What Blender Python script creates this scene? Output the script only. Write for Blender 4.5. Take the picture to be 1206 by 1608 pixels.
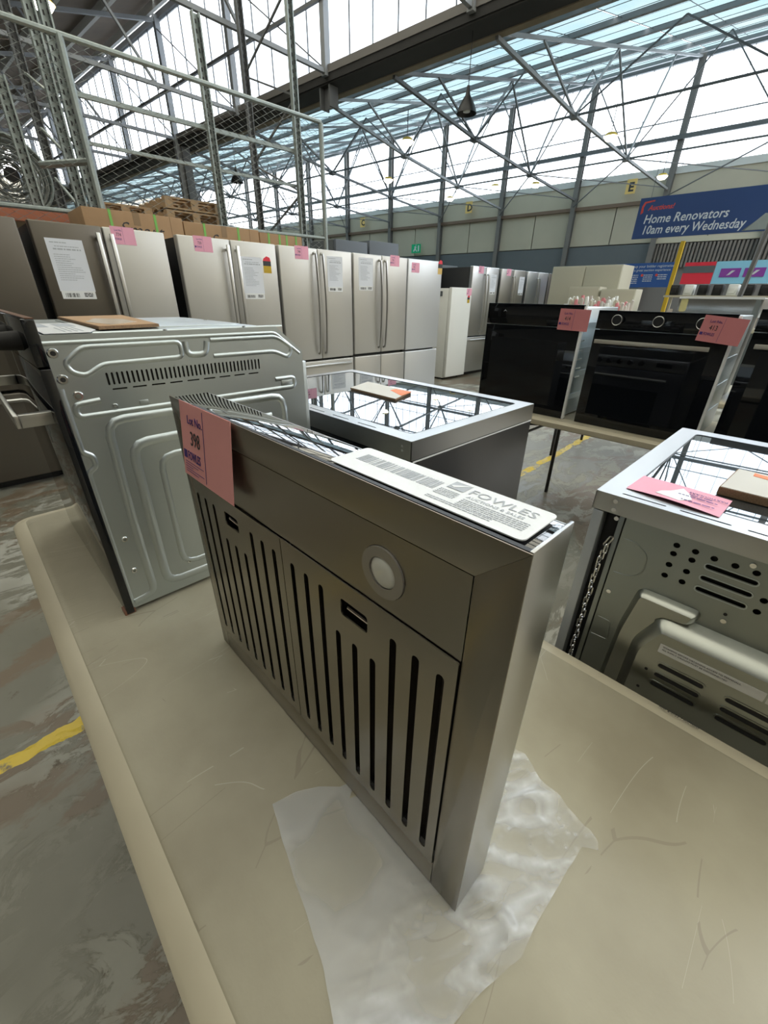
import bpy, bmesh, math, random
from mathutils import Vector, Matrix, noise, geometry
random.seed(7)
for o in list(bpy.data.objects): bpy.data.objects.remove(o)
scene = bpy.context.scene
COL = scene.collection
R = math.radians

# ---------------------------------------------------------------- camera
F = 643.0
cd = bpy.data.cameras.new('camera'); cam = bpy.data.objects.new('camera', cd); COL.objects.link(cam)
cd.sensor_fit = 'HORIZONTAL'; cd.sensor_width = 36.0; cd.lens = F/1206*36; cd.clip_start = .02; cd.clip_end = 300
p, r, yaw = R(27.7), R(.9), R(135.2-90)
fw = Vector((0, math.cos(p), -math.sin(p))); rt = Vector((1, 0, 0)); up = rt.cross(fw)
rt2 = rt*math.cos(r)+up*math.sin(r); up2 = -rt*math.sin(r)+up*math.cos(r)
M = Matrix((rt2, up2, -fw)).transposed()
M = Matrix.Rotation(yaw, 3, 'Z') @ M
cam.matrix_world = Matrix.Translation((0, 0, 1.375)) @ M.to_4x4()
scene.camera = cam

# ---------------------------------------------------------------- sky and exposure
w = bpy.data.worlds.new('sky'); scene.world = w; w.use_nodes = True
nt = w.node_tree; bg = nt.nodes['Background']
tc = nt.nodes.new('ShaderNodeTexCoord'); nz = nt.nodes.new('ShaderNodeTexNoise'); rp = nt.nodes.new('ShaderNodeValToRGB')
nz.inputs['Scale'].default_value = 2.2; nz.inputs['Detail'].default_value = 5
nt.links.new(tc.outputs['Generated'], nz.inputs['Vector']); nt.links.new(nz.outputs['Fac'], rp.inputs['Fac'])
rp.color_ramp.elements[0].position = .38; rp.color_ramp.elements[0].color = (.86, .93, 1, 1)
rp.color_ramp.elements[1].position = .62; rp.color_ramp.elements[1].color = (1, .985, .95, 1)
nt.links.new(rp.outputs['Color'], bg.inputs['Color']); bg.inputs['Strength'].default_value = 4.0
vs = scene.view_settings
vs.view_transform = 'Standard'; vs.look = 'None'; vs.gamma = 1; vs.use_curve_mapping = False; vs.exposure = 0.68

# ---------------------------------------------------------------- materials
MATS = {}
def mat(name, col, rough=.5, metal=0, brush=None, var=.0, vscale=8, bump=0, bscale=60, emit=None, spec=None, coat=0, streak=.003):
    if name in MATS: return MATS[name]
    m = bpy.data.materials.new(name); m.use_nodes = True; MATS[name] = m
    t = m.node_tree; b = t.nodes['Principled BSDF']
    b.inputs['Base Color'].default_value = (*col, 1); b.inputs['Roughness'].default_value = rough; b.inputs['Metallic'].default_value = metal
    if spec is not None: b.inputs['Specular IOR Level'].default_value = spec
    if coat: b.inputs['Coat Weight'].default_value = coat
    co = t.nodes.new('ShaderNodeTexCoord')
    if emit:
        b.inputs['Emission Color'].default_value = (*emit[0], 1); b.inputs['Emission Strength'].default_value = emit[1]
    n = t.nodes.new('ShaderNodeTexNoise')
    n.inputs['Detail'].default_value = 4
    mp = t.nodes.new('ShaderNodeMapping'); t.links.new(co.outputs['Object'], mp.inputs['Vector']); t.links.new(mp.outputs['Vector'], n.inputs['Vector'])
    if brush is not None:
        s = [1400, 1400, 1400]; s[brush] = 6; mp.inputs['Scale'].default_value = s; n.inputs['Scale'].default_value = 1; n.inputs['Detail'].default_value = 2
        mr = t.nodes.new('ShaderNodeMapRange'); t.links.new(n.outputs['Fac'], mr.inputs['Value'])
        mr.inputs['To Min'].default_value = max(.05, rough-.003); mr.inputs['To Max'].default_value = rough+.004
        t.links.new(mr.outputs['Result'], b.inputs['Roughness'])
        bp = t.nodes.new('ShaderNodeBump'); bp.inputs['Strength'].default_value = streak; bp.inputs['Distance'].default_value = .001
        if streak > .004: t.links.new(n.outputs['Fac'], bp.inputs['Height']); t.links.new(bp.outputs['Normal'], b.inputs['Normal'])
        b.inputs['Anisotropic'].default_value = .5
    else:
        n.inputs['Scale'].default_value = vscale
        if var:
            mx = t.nodes.new('ShaderNodeMix'); mx.data_type = 'RGBA'
            mx.inputs[6].default_value = (*[c*(1-var) for c in col], 1); mx.inputs[7].default_value = (*[min(1, c*(1+var)) for c in col], 1)
            t.links.new(n.outputs['Fac'], mx.inputs[0]); t.links.new(mx.outputs[2], b.inputs['Base Color'])
        if bump:
            n2 = t.nodes.new('ShaderNodeTexNoise'); n2.inputs['Scale'].default_value = bscale; n2.inputs['Detail'].default_value = 4
            t.links.new(co.outputs['Object'], n2.inputs['Vector'])
            bp = t.nodes.new('ShaderNodeBump'); bp.inputs['Strength'].default_value = bump; bp.inputs['Distance'].default_value = .004
            t.links.new(n2.outputs['Fac'], bp.inputs['Height']); t.links.new(bp.outputs['Normal'], b.inputs['Normal'])
    return m

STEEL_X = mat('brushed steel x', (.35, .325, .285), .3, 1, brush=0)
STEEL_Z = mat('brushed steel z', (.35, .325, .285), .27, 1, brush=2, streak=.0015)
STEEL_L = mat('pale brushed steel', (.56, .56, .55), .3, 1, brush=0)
STEEL_C = mat('cooker steel', (.50, .50, .49), .3, 1, brush=1)
GALV = mat('galvanised sheet', (.50, .55, .57), .36, 1, var=.12, vscale=5, bump=.05, bscale=30)
GALV_D = mat('dull zinc sheet', (.31, .33, .31), .4, 1, var=.08, vscale=4)
RIB = mat('pressed metal', (.55, .61, .64), .33, 1)
CHROME = mat('chrome', (.8, .8, .8), .12, 1)
FRIDGE = mat('fridge steel', (.46, .45, .43), .34, 1, brush=2)
FRIDGE_D = mat('dark fridge steel', (.20, .19, .175), .36, 1, brush=2)
FRIDGE_B = mat('pale fridge steel', (.62, .63, .64), .36, 1, brush=2)
SATIN = mat('fridge satin front', (.55, .54, .51), .38, .6, brush=2)
SATIN_B = mat('fridge pale front', (.64, .66, .68), .35, .5, brush=2)
SATIN_D = mat('fridge dark front', (.14, .125, .105), .36, .75, brush=2)
GREYCAB = mat('charcoal cabinet', (.012, .013, .015), .5)
WHITE = mat('white enamel', (.78, .79, .76), .35)
CREAM = mat('cream board', (.50, .47, .37), .55)
BLACKGL = mat('black glass', (.004, .005, .007), .03, spec=.55)
SMOKE = mat('smoked mirror glass', (.012, .013, .016), .02, spec=1.0, coat=1)
HOB = mat('ceramic hob glass', (.20, .23, .25), .015, .85)
BLACK = mat('black plastic', (.008, .008, .009), .4)
VOID = mat('dark interior', (.010, .009, .009), .7)
MESHF = mat('grease filter mesh', (.085, .075, .065), .45, .9, var=.3, vscale=120, bump=.5, bscale=500)
PINK = mat('pink card', (.92, .42, .41), .75, var=.04)
PINK2 = mat('pink tag paper', (.87, .42, .56), .75, var=.04)
PINKD = mat('dusky pink tag', (.66, .24, .26), .75, var=.04)
PAPER = mat('white paper', (.76, .79, .86), .6, var=.03)
LABEL = mat('glossy white label', (.82, .84, .86), .3)
INK = mat('dark ink', (.03, .03, .12), .6)
INKV = mat('violet ink', (.07, .03, .22), .6)
INKG = mat('grey print', (.44, .47, .52), .5)
INKK = mat('black print', (.03, .03, .035), .5)
CARD = mat('cardboard', (.40, .25, .135), .8, var=.1, vscale=10)
CARDE = mat('cardboard edge', (.24, .15, .085), .9, var=.5, vscale=400)
CARDW = mat('white faced cardboard', (.62, .61, .58), .6, var=.08)
ORANGE = mat('orange tape', (.86, .22, .06), .5)
GREEN = mat('green strapping', (.22, .55, .12), .5)
WOOD = mat('pallet wood', (.42, .29, .17), .8, var=.2, vscale=20)
RACK = mat('galvanised racking', (.33, .37, .36), .5, .6, var=.2, vscale=40)
WIRE = mat('galvanised wire', (.27, .29, .28), .45, .7)
TRUSS = mat('painted truss steel', (.12, .125, .13), .6, var=.2, vscale=3)
TRUSSL = mat('pale truss steel', (.24, .25, .26), .55, var=.15, vscale=3)
PURL = mat('white purlin', (.62, .62, .60), .6)
COLM = mat('grey wall column', (.16, .15, .14), .6)
BROWNP = mat('brown girt', (.17, .115, .08), .6)
YEL = mat('yellow paint', (.55, .36, .015), .5, var=.1)
TAN = mat('yellow letter board', (.72, .50, .16), .6)
NAVY = mat('navy banner', (.022, .055, .17), .5)
BLUEB = mat('blue banner', (.02, .085, .30), .5)
RED = mat('red banner', (.78, .03, .06), .5)
SKYB = mat('light blue banner', (.28, .62, .82), .5)
PURP = mat('purple panel', (.25, .05, .35), .5)
OFFW = mat('off white letter', (.62, .64, .66), .5)
REDP = mat('red logo', (.62, .06, .04), .5)
GRNS = mat('green exit sign', (.0, .28, .12), .4, emit=((.0, .4, .18), .12))
BEIGE = mat('beige goods', (.55, .50, .46), .7, var=.2)
LAMPG = mat('lamp lens', (.78, .78, .72), .12, 0, var=.05, coat=1)
LAMPD = mat('lamp ring', (.42, .40, .37), .4, .6)
GLOW = mat('lamp glow', (1, .97, .8), .5, emit=((1, .94, .7), 14))
TERRA = mat('orange rack beam', (.50, .17, .09), .6)
GREYP = mat('grey panel', (.11, .125, .135), .6, var=.05)
WPANEL = mat('cream cement sheet', (.46, .42, .33), .8, var=.12, vscale=1.2, bump=.1, bscale=12)
CORR = mat('corrugated iron', (.20, .18, .16), .6, .2, var=.15)
ROOFB = mat('underside of old roof', (.17, .135, .105), .85, var=.35, vscale=2)
GUT = mat('box gutter', (.022, .021, .02), .75, var=.3, vscale=3)
GUTE = mat('gutter edge', (.22, .18, .12), .7, var=.3, vscale=5)
MULT = mat('appliance colours', (.5, .5, .5), .6)

def glassmat(name, col, tl=.15, noise_sc=0, col2=None):
    m = bpy.data.materials.new(name); m.use_nodes = True; MATS[name] = m
    t = m.node_tree; t.nodes.remove(t.nodes['Principled BSDF']); out = t.nodes['Material Output']
    a = t.nodes.new('ShaderNodeBsdfTransparent'); a.inputs[0].default_value = (*col, 1)
    b = t.nodes.new('ShaderNodeBsdfTranslucent'); b.inputs[0].default_value = (*col, 1)
    x = t.nodes.new('ShaderNodeMixShader'); x.inputs[0].default_value = tl
    if noise_sc:
        co = t.nodes.new('ShaderNodeTexCoord'); mp = t.nodes.new('ShaderNodeMapping'); mp.inputs['Scale'].default_value = (1, .25, 1)
        n = t.nodes.new('ShaderNodeTexNoise'); n.inputs['Scale'].default_value = noise_sc; n.inputs['Detail'].default_value = 4
        mx = t.nodes.new('ShaderNodeMix'); mx.data_type = 'RGBA'; mx.inputs[6].default_value = (*col, 1); mx.inputs[7].default_value = (*col2, 1)
        t.links.new(co.outputs['Object'], mp.inputs[0]); t.links.new(mp.outputs[0], n.inputs['Vector']); t.links.new(n.outputs['Fac'], mx.inputs[0])
        t.links.new(mx.outputs[2], a.inputs[0]); t.links.new(mx.outputs[2], b.inputs[0])
    t.links.new(a.outputs[0], x.inputs[1]); t.links.new(b.outputs[0], x.inputs[2]); t.links.new(x.outputs[0], out.inputs['Surface'])
    return m
WGLASS = glassmat('clerestory glazing', (.80, .86, .92), .25, 1.3, (.92, .93, .95))
ROOFT = glassmat('translucent roof sheet', (.30, .385, .41), .25, 1.6, (.40, .43, .44))
SKYL = glassmat('clear skylight sheet', (.53, .52, .475), .3, 1.2, (.59, .575, .53))

def floor_mat():
    m = bpy.data.materials.new('worn painted concrete'); m.use_nodes = True; t = m.node_tree; b = t.nodes['Principled BSDF']
    co = t.nodes.new('ShaderNodeTexCoord')
    def nz(sc, det=6, dist=0, rough=.6, stretch=None):
        n = t.nodes.new('ShaderNodeTexNoise'); n.inputs['Scale'].default_value = sc; n.inputs['Detail'].default_value = det
        n.inputs['Distortion'].default_value = dist; n.inputs['Roughness'].default_value = rough
        mp = t.nodes.new('ShaderNodeMapping'); mp.inputs['Scale'].default_value = stretch or (1, 1, 1)
        t.links.new(co.outputs['Object'], mp.inputs[0]); t.links.new(mp.outputs[0], n.inputs['Vector']); return n
    def ramp(n, pts):
        r = t.nodes.new('ShaderNodeValToRGB'); e = r.color_ramp.elements
        e[0].position, e[0].color = pts[0][0], (*pts[0][1], 1); e[1].position, e[1].color = pts[1][0], (*pts[1][1], 1)
        for q, c in pts[2:]: x = e.new(q); x.color = (*c, 1)
        t.links.new(n.outputs['Fac'], r.inputs['Fac']); return r
    base = ramp(nz(.9, 5, .4), [(.35, (.150, .145, .112)), (.65, (.205, .198, .160))])
    bare = ramp(nz(1.25, 7, .7, .6, (1.5, .8, 1)), [(.50, (0, 0, 0)), (.53, (1, 1, 1))])
    m1 = t.nodes.new('ShaderNodeMix'); m1.data_type = 'RGBA'
    t.links.new(bare.outputs['Color'], m1.inputs[0]); t.links.new(base.outputs['Color'], m1.inputs[6]); m1.inputs[7].default_value = (.155, .118, .08, 1)
    reg = ramp(nz(.8, 3, .2, .5), [(.42, (0, 0, 0)), (.50, (1, 1, 1))])
    fl = ramp(nz(4.5, 10, 1.1, .72, (1.5, .7, 1)), [(.50, (0, 0, 0)), (.54, (1, 1, 1))])
    peel = t.nodes.new('ShaderNodeMix'); peel.data_type = 'RGBA'; peel.blend_type = 'MULTIPLY'; peel.inputs[0].default_value = 1
    t.links.new(reg.outputs['Color'], peel.inputs[6]); t.links.new(fl.outputs['Color'], peel.inputs[7])
    class _P: outputs = {'Color': peel.outputs[2]}
    peel = _P
    m2 = t.nodes.new('ShaderNodeMix'); m2.data_type = 'RGBA'
    t.links.new(peel.outputs['Color'], m2.inputs[0]); t.links.new(m1.outputs[2], m2.inputs[6]); m2.inputs[7].default_value = (.33, .325, .28, 1)
    sp = ramp(nz(9, 6, .3, .7), [(.33, (.9, .9, .9)), (.38, (0, 0, 0))])
    m3 = t.nodes.new('ShaderNodeMix'); m3.data_type = 'RGBA'
    t.links.new(sp.outputs['Color'], m3.inputs[0]); t.links.new(m2.outputs[2], m3.inputs[6]); m3.inputs[7].default_value = (.10, .08, .055, 1)
    # yellow floor line, worn
    sx = t.nodes.new('ShaderNodeSeparateXYZ'); t.links.new(co.outputs['Object'], sx.inputs[0])
    lw = nz(7, 4); a1 = t.nodes.new('ShaderNodeMath'); a1.operation = 'MULTIPLY_ADD'; t.links.new(lw.outputs['Fac'], a1.inputs[0]); a1.inputs[1].default_value = .07
    sl = t.nodes.new('ShaderNodeMath'); sl.operation = 'MULTIPLY_ADD'; t.links.new(sx.outputs['Y'], sl.inputs[0]); sl.inputs[1].default_value = .035; t.links.new(sx.outputs['X'], sl.inputs[2])
    t.links.new(sl.outputs[0], a1.inputs[2])
    cmp_ = t.nodes.new('ShaderNodeMath'); cmp_.operation = 'COMPARE'; t.links.new(a1.outputs[0], cmp_.inputs[0]); cmp_.inputs[1].default_value = -1.40; cmp_.inputs[2].default_value = .032
    wr = ramp(nz(6, 7, .3, .7), [(.38, (0, 0, 0)), (.45, (1, 1, 1))])
    mu = t.nodes.new('ShaderNodeMath'); mu.operation = 'MULTIPLY'; t.links.new(cmp_.outputs[0], mu.inputs[0]); t.links.new(wr.outputs['Color'], mu.inputs[1])
    m4 = t.nodes.new('ShaderNodeMix'); m4.data_type = 'RGBA'
    t.links.new(mu.outputs[0], m4.inputs[0]); t.links.new(m3.outputs[2], m4.inputs[6]); m4.inputs[7].default_value = (.66, .48, .04, 1)
    t.links.new(m4.outputs[2], b.inputs['Base Color'])
    rr = t.nodes.new('ShaderNodeMapRange'); t.links.new(peel.outputs['Color'], rr.inputs['Value']); rr.inputs['To Min'].default_value = .32; rr.inputs['To Max'].default_value = .6
    t.links.new(rr.outputs[0], b.inputs['Roughness'])
    bp = t.nodes.new('ShaderNodeBump'); bp.inputs['Strength'].default_value = .3; bp.inputs['Distance'].default_value = .004
    t.links.new(peel.outputs['Color'], bp.inputs['Height']); t.links.new(bp.outputs['Normal'], b.inputs['Normal'])
    return m
FLOOR = floor_mat()

def table_mat():
    m = bpy.data.materials.new('scuffed beige plastic'); m.use_nodes = True; t = m.node_tree; b = t.nodes['Principled BSDF']
    co = t.nodes.new('ShaderNodeTexCoord')
    n = t.nodes.new('ShaderNodeTexNoise'); n.inputs['Scale'].default_value = 3.2; n.inputs['Detail'].default_value = 5
    t.links.new(co.outputs['Object'], n.inputs['Vector'])
    rp = t.nodes.new('ShaderNodeValToRGB'); t.links.new(n.outputs['Fac'], rp.inputs[0])
    rp.color_ramp.elements[0].position = .35; rp.color_ramp.elements[0].color = (.285, .255, .185, 1)
    rp.color_ramp.elements[1].position = .6; rp.color_ramp.elements[1].color = (.395, .365, .275, 1)
    last = rp.outputs['Color']
    for i, (ang, sc, w0, colr) in enumerate(((25, 9, .006, (.58, .55, .48)), (-50, 7, .010, (.20, .17, .13)), (70, 6, .009, (.22, .19, .15)))):
        mp = t.nodes.new('ShaderNodeMapping'); mp.inputs['Rotation'].default_value = (0, 0, R(ang)); mp.inputs['Scale'].default_value = (1, .22, 1)
        t.links.new(co.outputs['Object'], mp.inputs[0])
        v = t.nodes.new('ShaderNodeTexVoronoi'); v.feature = 'DISTANCE_TO_EDGE'; v.inputs['Scale'].default_value = sc
        dn = t.nodes.new('ShaderNodeTexNoise'); dn.inputs['Scale'].default_value = 2.5
        t.links.new(mp.outputs[0], dn.inputs['Vector'])
        ad = t.nodes.new('ShaderNodeVectorMath'); ad.operation = 'ADD'; t.links.new(mp.outputs[0], ad.inputs[0]); t.links.new(dn.outputs['Color'], ad.inputs[1])
        t.links.new(ad.outputs[0], v.inputs['Vector'])
        lt = t.nodes.new('ShaderNodeMath'); lt.operation = 'LESS_THAN'; t.links.new(v.outputs['Distance'], lt.inputs[0]); lt.inputs[1].default_value = w0*.6
        msk = t.nodes.new('ShaderNodeTexNoise'); msk.inputs['Scale'].default_value = 5+i; t.links.new(co.outputs['Object'], msk.inputs['Vector'])
        g = t.nodes.new('ShaderNodeMath'); g.operation = 'GREATER_THAN'; t.links.new(msk.outputs['Fac'], g.inputs[0]); g.inputs[1].default_value = .56
        mu = t.nodes.new('ShaderNodeMath'); mu.operation = 'MULTIPLY'; t.links.new(lt.outputs[0], mu.inputs[0]); t.links.new(g.outputs[0], mu.inputs[1])
        mu2 = t.nodes.new('ShaderNodeMath'); mu2.operation = 'MULTIPLY'; t.links.new(mu.outputs[0], mu2.inputs[0]); mu2.inputs[1].default_value = .4
        mx = t.nodes.new('ShaderNodeMix'); mx.data_type = 'RGBA'; t.links.new(mu2.outputs[0], mx.inputs[0]); t.links.new(last, mx.inputs[6]); mx.inputs[7].default_value = (*colr, 1)
        last = mx.outputs[2]
    t.links.new(last, b.inputs['Base Color'])
    b.inputs['Roughness'].default_value = .38
    n2 = t.nodes.new('ShaderNodeTexNoise'); n2.inputs['Scale'].default_value = 160; t.links.new(co.outputs['Object'], n2.inputs['Vector'])
    bp = t.nodes.new('ShaderNodeBump'); bp.inputs['Strength'].default_value = .12; bp.inputs['Distance'].default_value = .001
    t.links.new(n2.outputs['Fac'], bp.inputs['Height']); t.links.new(bp.outputs['Normal'], b.inputs['Normal'])
    return m
TABLE = table_mat()

def film_mat():
    m = bpy.data.materials.new('clear plastic film'); m.use_nodes = True; t = m.node_tree; b = t.nodes['Principled BSDF']; out = t.nodes['Material Output']
    b.inputs['Base Color'].default_value = (.74, .76, .80, 1); b.inputs['Roughness'].default_value = .10; b.inputs['Specular IOR Level'].default_value = .8
    mr = t.nodes.new('ShaderNodeAttribute'); mr.attribute_name = 'film'
    tr = t.nodes.new('ShaderNodeBsdfTransparent'); x = t.nodes.new('ShaderNodeMixShader')
    t.links.new(mr.outputs['Fac'], x.inputs[0]); t.links.new(tr.outputs[0], x.inputs[1]); t.links.new(b.outputs[0], x.inputs[2]); t.links.new(x.outputs[0], out.inputs['Surface'])
    return m
FILM = film_mat()

# ---------------------------------------------------------------- mesh helpers
class MB:
    def __init__(s, xf=None): s.v = []; s.f = []; s.xf = xf
    def add(s, vs, fs):
        n = len(s.v)
        s.v += [Vector(q) for q in vs]; s.f += [tuple(n+i for i in f) for f in fs]; return s
    def box(s, x0, x1, y0, y1, z0, z1):
        return s.add([(x0, y0, z0), (x1, y0, z0), (x1, y1, z0), (x0, y1, z0), (x0, y0, z1), (x1, y0, z1), (x1, y1, z1), (x0, y1, z1)],
                     [(0, 3, 2, 1), (4, 5, 6, 7), (0, 1, 5, 4), (1, 2, 6, 5), (2, 3, 7, 6), (3, 0, 4, 7)])
    def tube(s, pts, r=.01, n=6, closed=False, r2=None):
        pts = [Vector(q) for q in pts]; k = len(pts); base = len(s.v); prev = None
        for i, q in enumerate(pts):
            a = pts[i-1] if (i or closed) else q; b = pts[(i+1) % k] if (i < k-1 or closed) else q
            d = (b-a).normalized()
            if prev is None:
                h = Vector((0, 0, 1)) if abs(d.z) < .9 else Vector((1, 0, 0)); u = d.cross(h).normalized()
            else:
                u = (prev-d*prev.dot(d)).normalized()
            prev = u; v = d.cross(u); rr = r if r2 is None else r+(r2-r)*i/(k-1)
            for j in range(n):
                a_ = 2*math.pi*(j+.5)/n; s.v.append(q+(u*math.cos(a_)+v*math.sin(a_))*rr)
        for i in range(k if closed else k-1):
            for j in range(n):
                a0 = base+i*n+j; a1 = base+i*n+(j+1) % n; b0 = base+((i+1) % k)*n+j; b1 = base+((i+1) % k)*n+(j+1) % n
                s.f.append((a0, a1, b1, b0))
        if not closed:
            s.f.append(tuple(base+j for j in range(n))[::-1]); s.f.append(tuple(base+(k-1)*n+j for j in range(n)))
        return s
    def bar(s, a, b, wd, ht=None):
        "square section bar from a to b"
        return s.tube([a, b], wd*.7071, 4)
    def cyl(s, a, b, r, n=24, r2=None): return s.tube([a, b], r, n, r2=r if r2 is None else r2)
    def prism(s, pts, o, U, V, N, t):
        o, U, V, N = map(Vector, (o, U, V, N)); n = len(pts)
        lo = [o+U*a+V*b for a, b in pts]; hi = [q+N*t for q in lo]
        return s.add(lo+hi, [tuple(range(n))[::-1], tuple(range(n, 2*n))]+[(i, (i+1) % n, n+(i+1) % n, n+i) for i in range(n)])
    def ridge(s, pts, N, wd, h, closed=False):
        "raised bead along a path lying on a plane with normal N"
        pts = [Vector(q) for q in pts]; N = Vector(N); k = len(pts); base = len(s.v)
        for i, q in enumerate(pts):
            a = pts[i-1] if (i or closed) else q; b = pts[(i+1) % k] if (i < k-1 or closed) else q
            d = (b-a).normalized(); S_ = N.cross(d)
            for off, hh in ((-.5, -.0005), (-.28, h*.8), (0, h), (.28, h*.8), (.5, -.0005)): s.v.append(q+S_*off*wd+N*hh)
        for i in range(k if closed else k-1):
            for j in range(4): s.f.append((base+i*5+j, base+((i+1) % k)*5+j, base+((i+1) % k)*5+j+1, base+i*5+j+1))
        return s
    def build(s, name, m, parent=None, org=None, bevel=0, smooth=None, seg=2):
        me = bpy.data.meshes.new(name)
        if org is None: org = parent['_o'] if parent is not None and '_o' in parent else (0, 0, 0)
        org = Vector(org)
        vs = [(s.xf(q) if s.xf else q)-org for q in s.v]
        me.from_pydata([tuple(q) for q in vs], [], s.f); me.validate(); me.materials.append(m)
        bm = bmesh.new(); bm.from_mesh(me)
        bmesh.ops.recalc_face_normals(bm, faces=bm.faces)
        if bevel:
            es = [e for e in bm.edges if len(e.link_faces) == 2 and e.calc_face_angle(0) > R(30)]
            bmesh.ops.bevel(bm, geom=es, offset=bevel, segments=seg, affect='EDGES', profile=.5)
        if smooth is not False:
            for f in bm.faces: f.smooth = True
            for e in bm.edges:
                if len(e.link_faces) == 2 and e.calc_face_angle(0) > R(38): e.smooth = False
        bm.to_mesh(me); bm.free()
        o = bpy.data.objects.new(name, me); COL.objects.link(o)
        if parent is not None:
            o.parent = parent; o['_o'] = list(org)
        else: o.location = org; o['_o'] = list(org)
        return o

def tag(o, label=None, cat=None, group=None, kind=None):
    if label: o['label'] = label
    if cat: o['category'] = cat
    if group: o['group'] = group
    if kind: o['kind'] = kind
    return o
def thing(name, loc, label, cat, group=None):
    o = bpy.data.objects.new(name, None); COL.objects.link(o); o.location = loc; o['_o'] = list(loc); o.empty_display_size = .05
    return tag(o, label, cat, group)

def plate(name, outer, holes, frame, t, m, parent=None, org=None):
    "flat sheet with real holes; outlines in (u,v) of frame=(o,U,V,N), thickness t along N"
    cu = bpy.data.curves.new('c', 'CURVE'); cu.dimensions = '2D'; cu.fill_mode = 'BOTH'; cu.extrude = t/2
    for ring in [outer]+holes:
        sp = cu.splines.new('POLY'); sp.points.add(len(ring)-1); sp.use_cyclic_u = True
        for i, (a, b) in enumerate(ring): sp.points[i].co = (a, b, 0, 1)
    ob = bpy.data.objects.new('c', cu); COL.objects.link(ob); bpy.context.view_layer.update()
    me = bpy.data.meshes.new_from_object(ob.evaluated_get(bpy.context.evaluated_depsgraph_get()))
    o_, U, V, N = map(Vector, frame)
    mb = MB(); mb.v = [o_+U*v.co.x+V*v.co.y+N*(v.co.z+t/2) for v in me.vertices]; mb.f = [tuple(pp.vertices) for pp in me.polygons]
    bpy.data.objects.remove(ob); bpy.data.curves.remove(cu); bpy.data.meshes.remove(me)
    # weld so normals are consistent
    org = org if org is not None else (parent['_o'] if parent is not None else (0, 0, 0))
    o = mb.build(name, m, parent, org, smooth=False)
    bm = bmesh.new(); bm.from_mesh(o.data); bmesh.ops.remove_doubles(bm, verts=bm.verts, dist=1e-5); bmesh.ops.recalc_face_normals(bm, faces=bm.faces); bm.to_mesh(o.data); bm.free()
    return o

def text(s, size, m, parent, frame, pos, name='lettering', shear=0, align='LEFT', bold=0, t=.0004, sx=1):
    cu = bpy.data.curves.new('t', 'FONT'); cu.body = s; cu.size = size; cu.shear = shear; cu.align_x = align; cu.offset = bold; cu.extrude = t/2; cu.resolution_u = 2
    ob = bpy.data.objects.new('t', cu); COL.objects.link(ob); bpy.context.view_layer.update()
    me = bpy.data.meshes.new_from_object(ob.evaluated_get(bpy.context.evaluated_depsgraph_get()))
    o_, U, V, N = map(Vector, frame); org = Vector(parent['_o'])
    for v in me.vertices: v.co = o_+U*(pos[0]+v.co.x*sx)+V*(pos[1]+v.co.y)+N*(v.co.z+t/2+.0003)-org
    bpy.data.objects.remove(ob); bpy.data.curves.remove(cu)
    me.materials.clear(); me.materials.append(m)
    o = bpy.data.objects.new(name, me); COL.objects.link(o); o.parent = parent; o['_o'] = list(org); return o

def ruled(parent, frame, rows, m, name='printed_text', t=.0004):
    "lines of small print: rows = (u0,u1,v,height)"
    mb = MB(); o_, U, V, N = map(Vector, frame)
    for u0, u1, v, h in rows:
        u = u0
        while u < u1:
            wd = min(random.uniform(1.2, 4.5)*h, u1-u)
            mb.prism([(u, v), (u+wd, v), (u+wd, v+h), (u, v+h)], o_+N*.0003, U, V, N, t); u += wd+h*.6
    return tag(mb.build(name, m, parent), kind='stuff')
def barcode(parent, frame, u0, u1, v0, v1, m=None, horizontal=False, t=.0004, n=40):
    mb = MB(); o_, U, V, N = map(Vector, frame); u = u0; st = (u1-u0)/n
    while u < u1:
        wd = st*random.choice((.35, .5, .9, 1.2)); mb.prism([(u, v0), (u+wd, v0), (u+wd, v1), (u, v1)], o_+N*.0003, U, V, N, t); u += wd+st*random.choice((.4, .6, 1.1))
    return tag(mb.build('barcode', m or INKK, parent), kind='stuff')

def stadium(cx, cy, wd, h, n=5):
    "rounded slot ring centred; long axis automatic"
    r_ = min(wd, h)/2; pts = []
    if h >= wd: cs = [(cx, cy+h/2-r_, 0), (cx, cy-h/2+r_, math.pi)]
    else: cs = [(cx-wd/2+r_, cy, math.pi/2), (cx+wd/2-r_, cy, 3*math.pi/2)]
    for x, y, a0 in cs:
        for i in range(n+1):
            a = a0+math.pi*i/n; pts.append((x+r_*math.cos(a), y+r_*math.sin(a)))
    return pts
def rrect(x0, x1, y0, y1, r_, n=4):
    pts = []
    for cx, cy, a0 in ((x1-r_, y1-r_, 0), (x0+r_, y1-r_, 90), (x0+r_, y0+r_, 180), (x1-r_, y0+r_, 270)):
        for i in range(n+1):
            a = R(a0+90*i/n); pts.append((cx+r_*math.cos(a), cy+r_*math.sin(a)))
    return pts
def circ(cx, cy, r_, n=20): return [(cx+r_*math.cos(2*math.pi*i/n), cy+r_*math.sin(2*math.pi*i/n)) for i in range(n)]
FY = lambda y: ((0, y, 0), (1, 0, 0), (0, 0, 1), (0, -1, 0))       # upright face looking towards -y, (u,v)=(x,z)
FX = lambda x: ((x, 0, 0), (0, 1, 0), (0, 0, 1), (1, 0, 0))        # upright face looking towards +x, (u,v)=(y,z)
FZ = lambda z: ((0, 0, z), (1, 0, 0), (0, 1, 0), (0, 0, 1))        # level face, (u,v)=(x,y)

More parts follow.
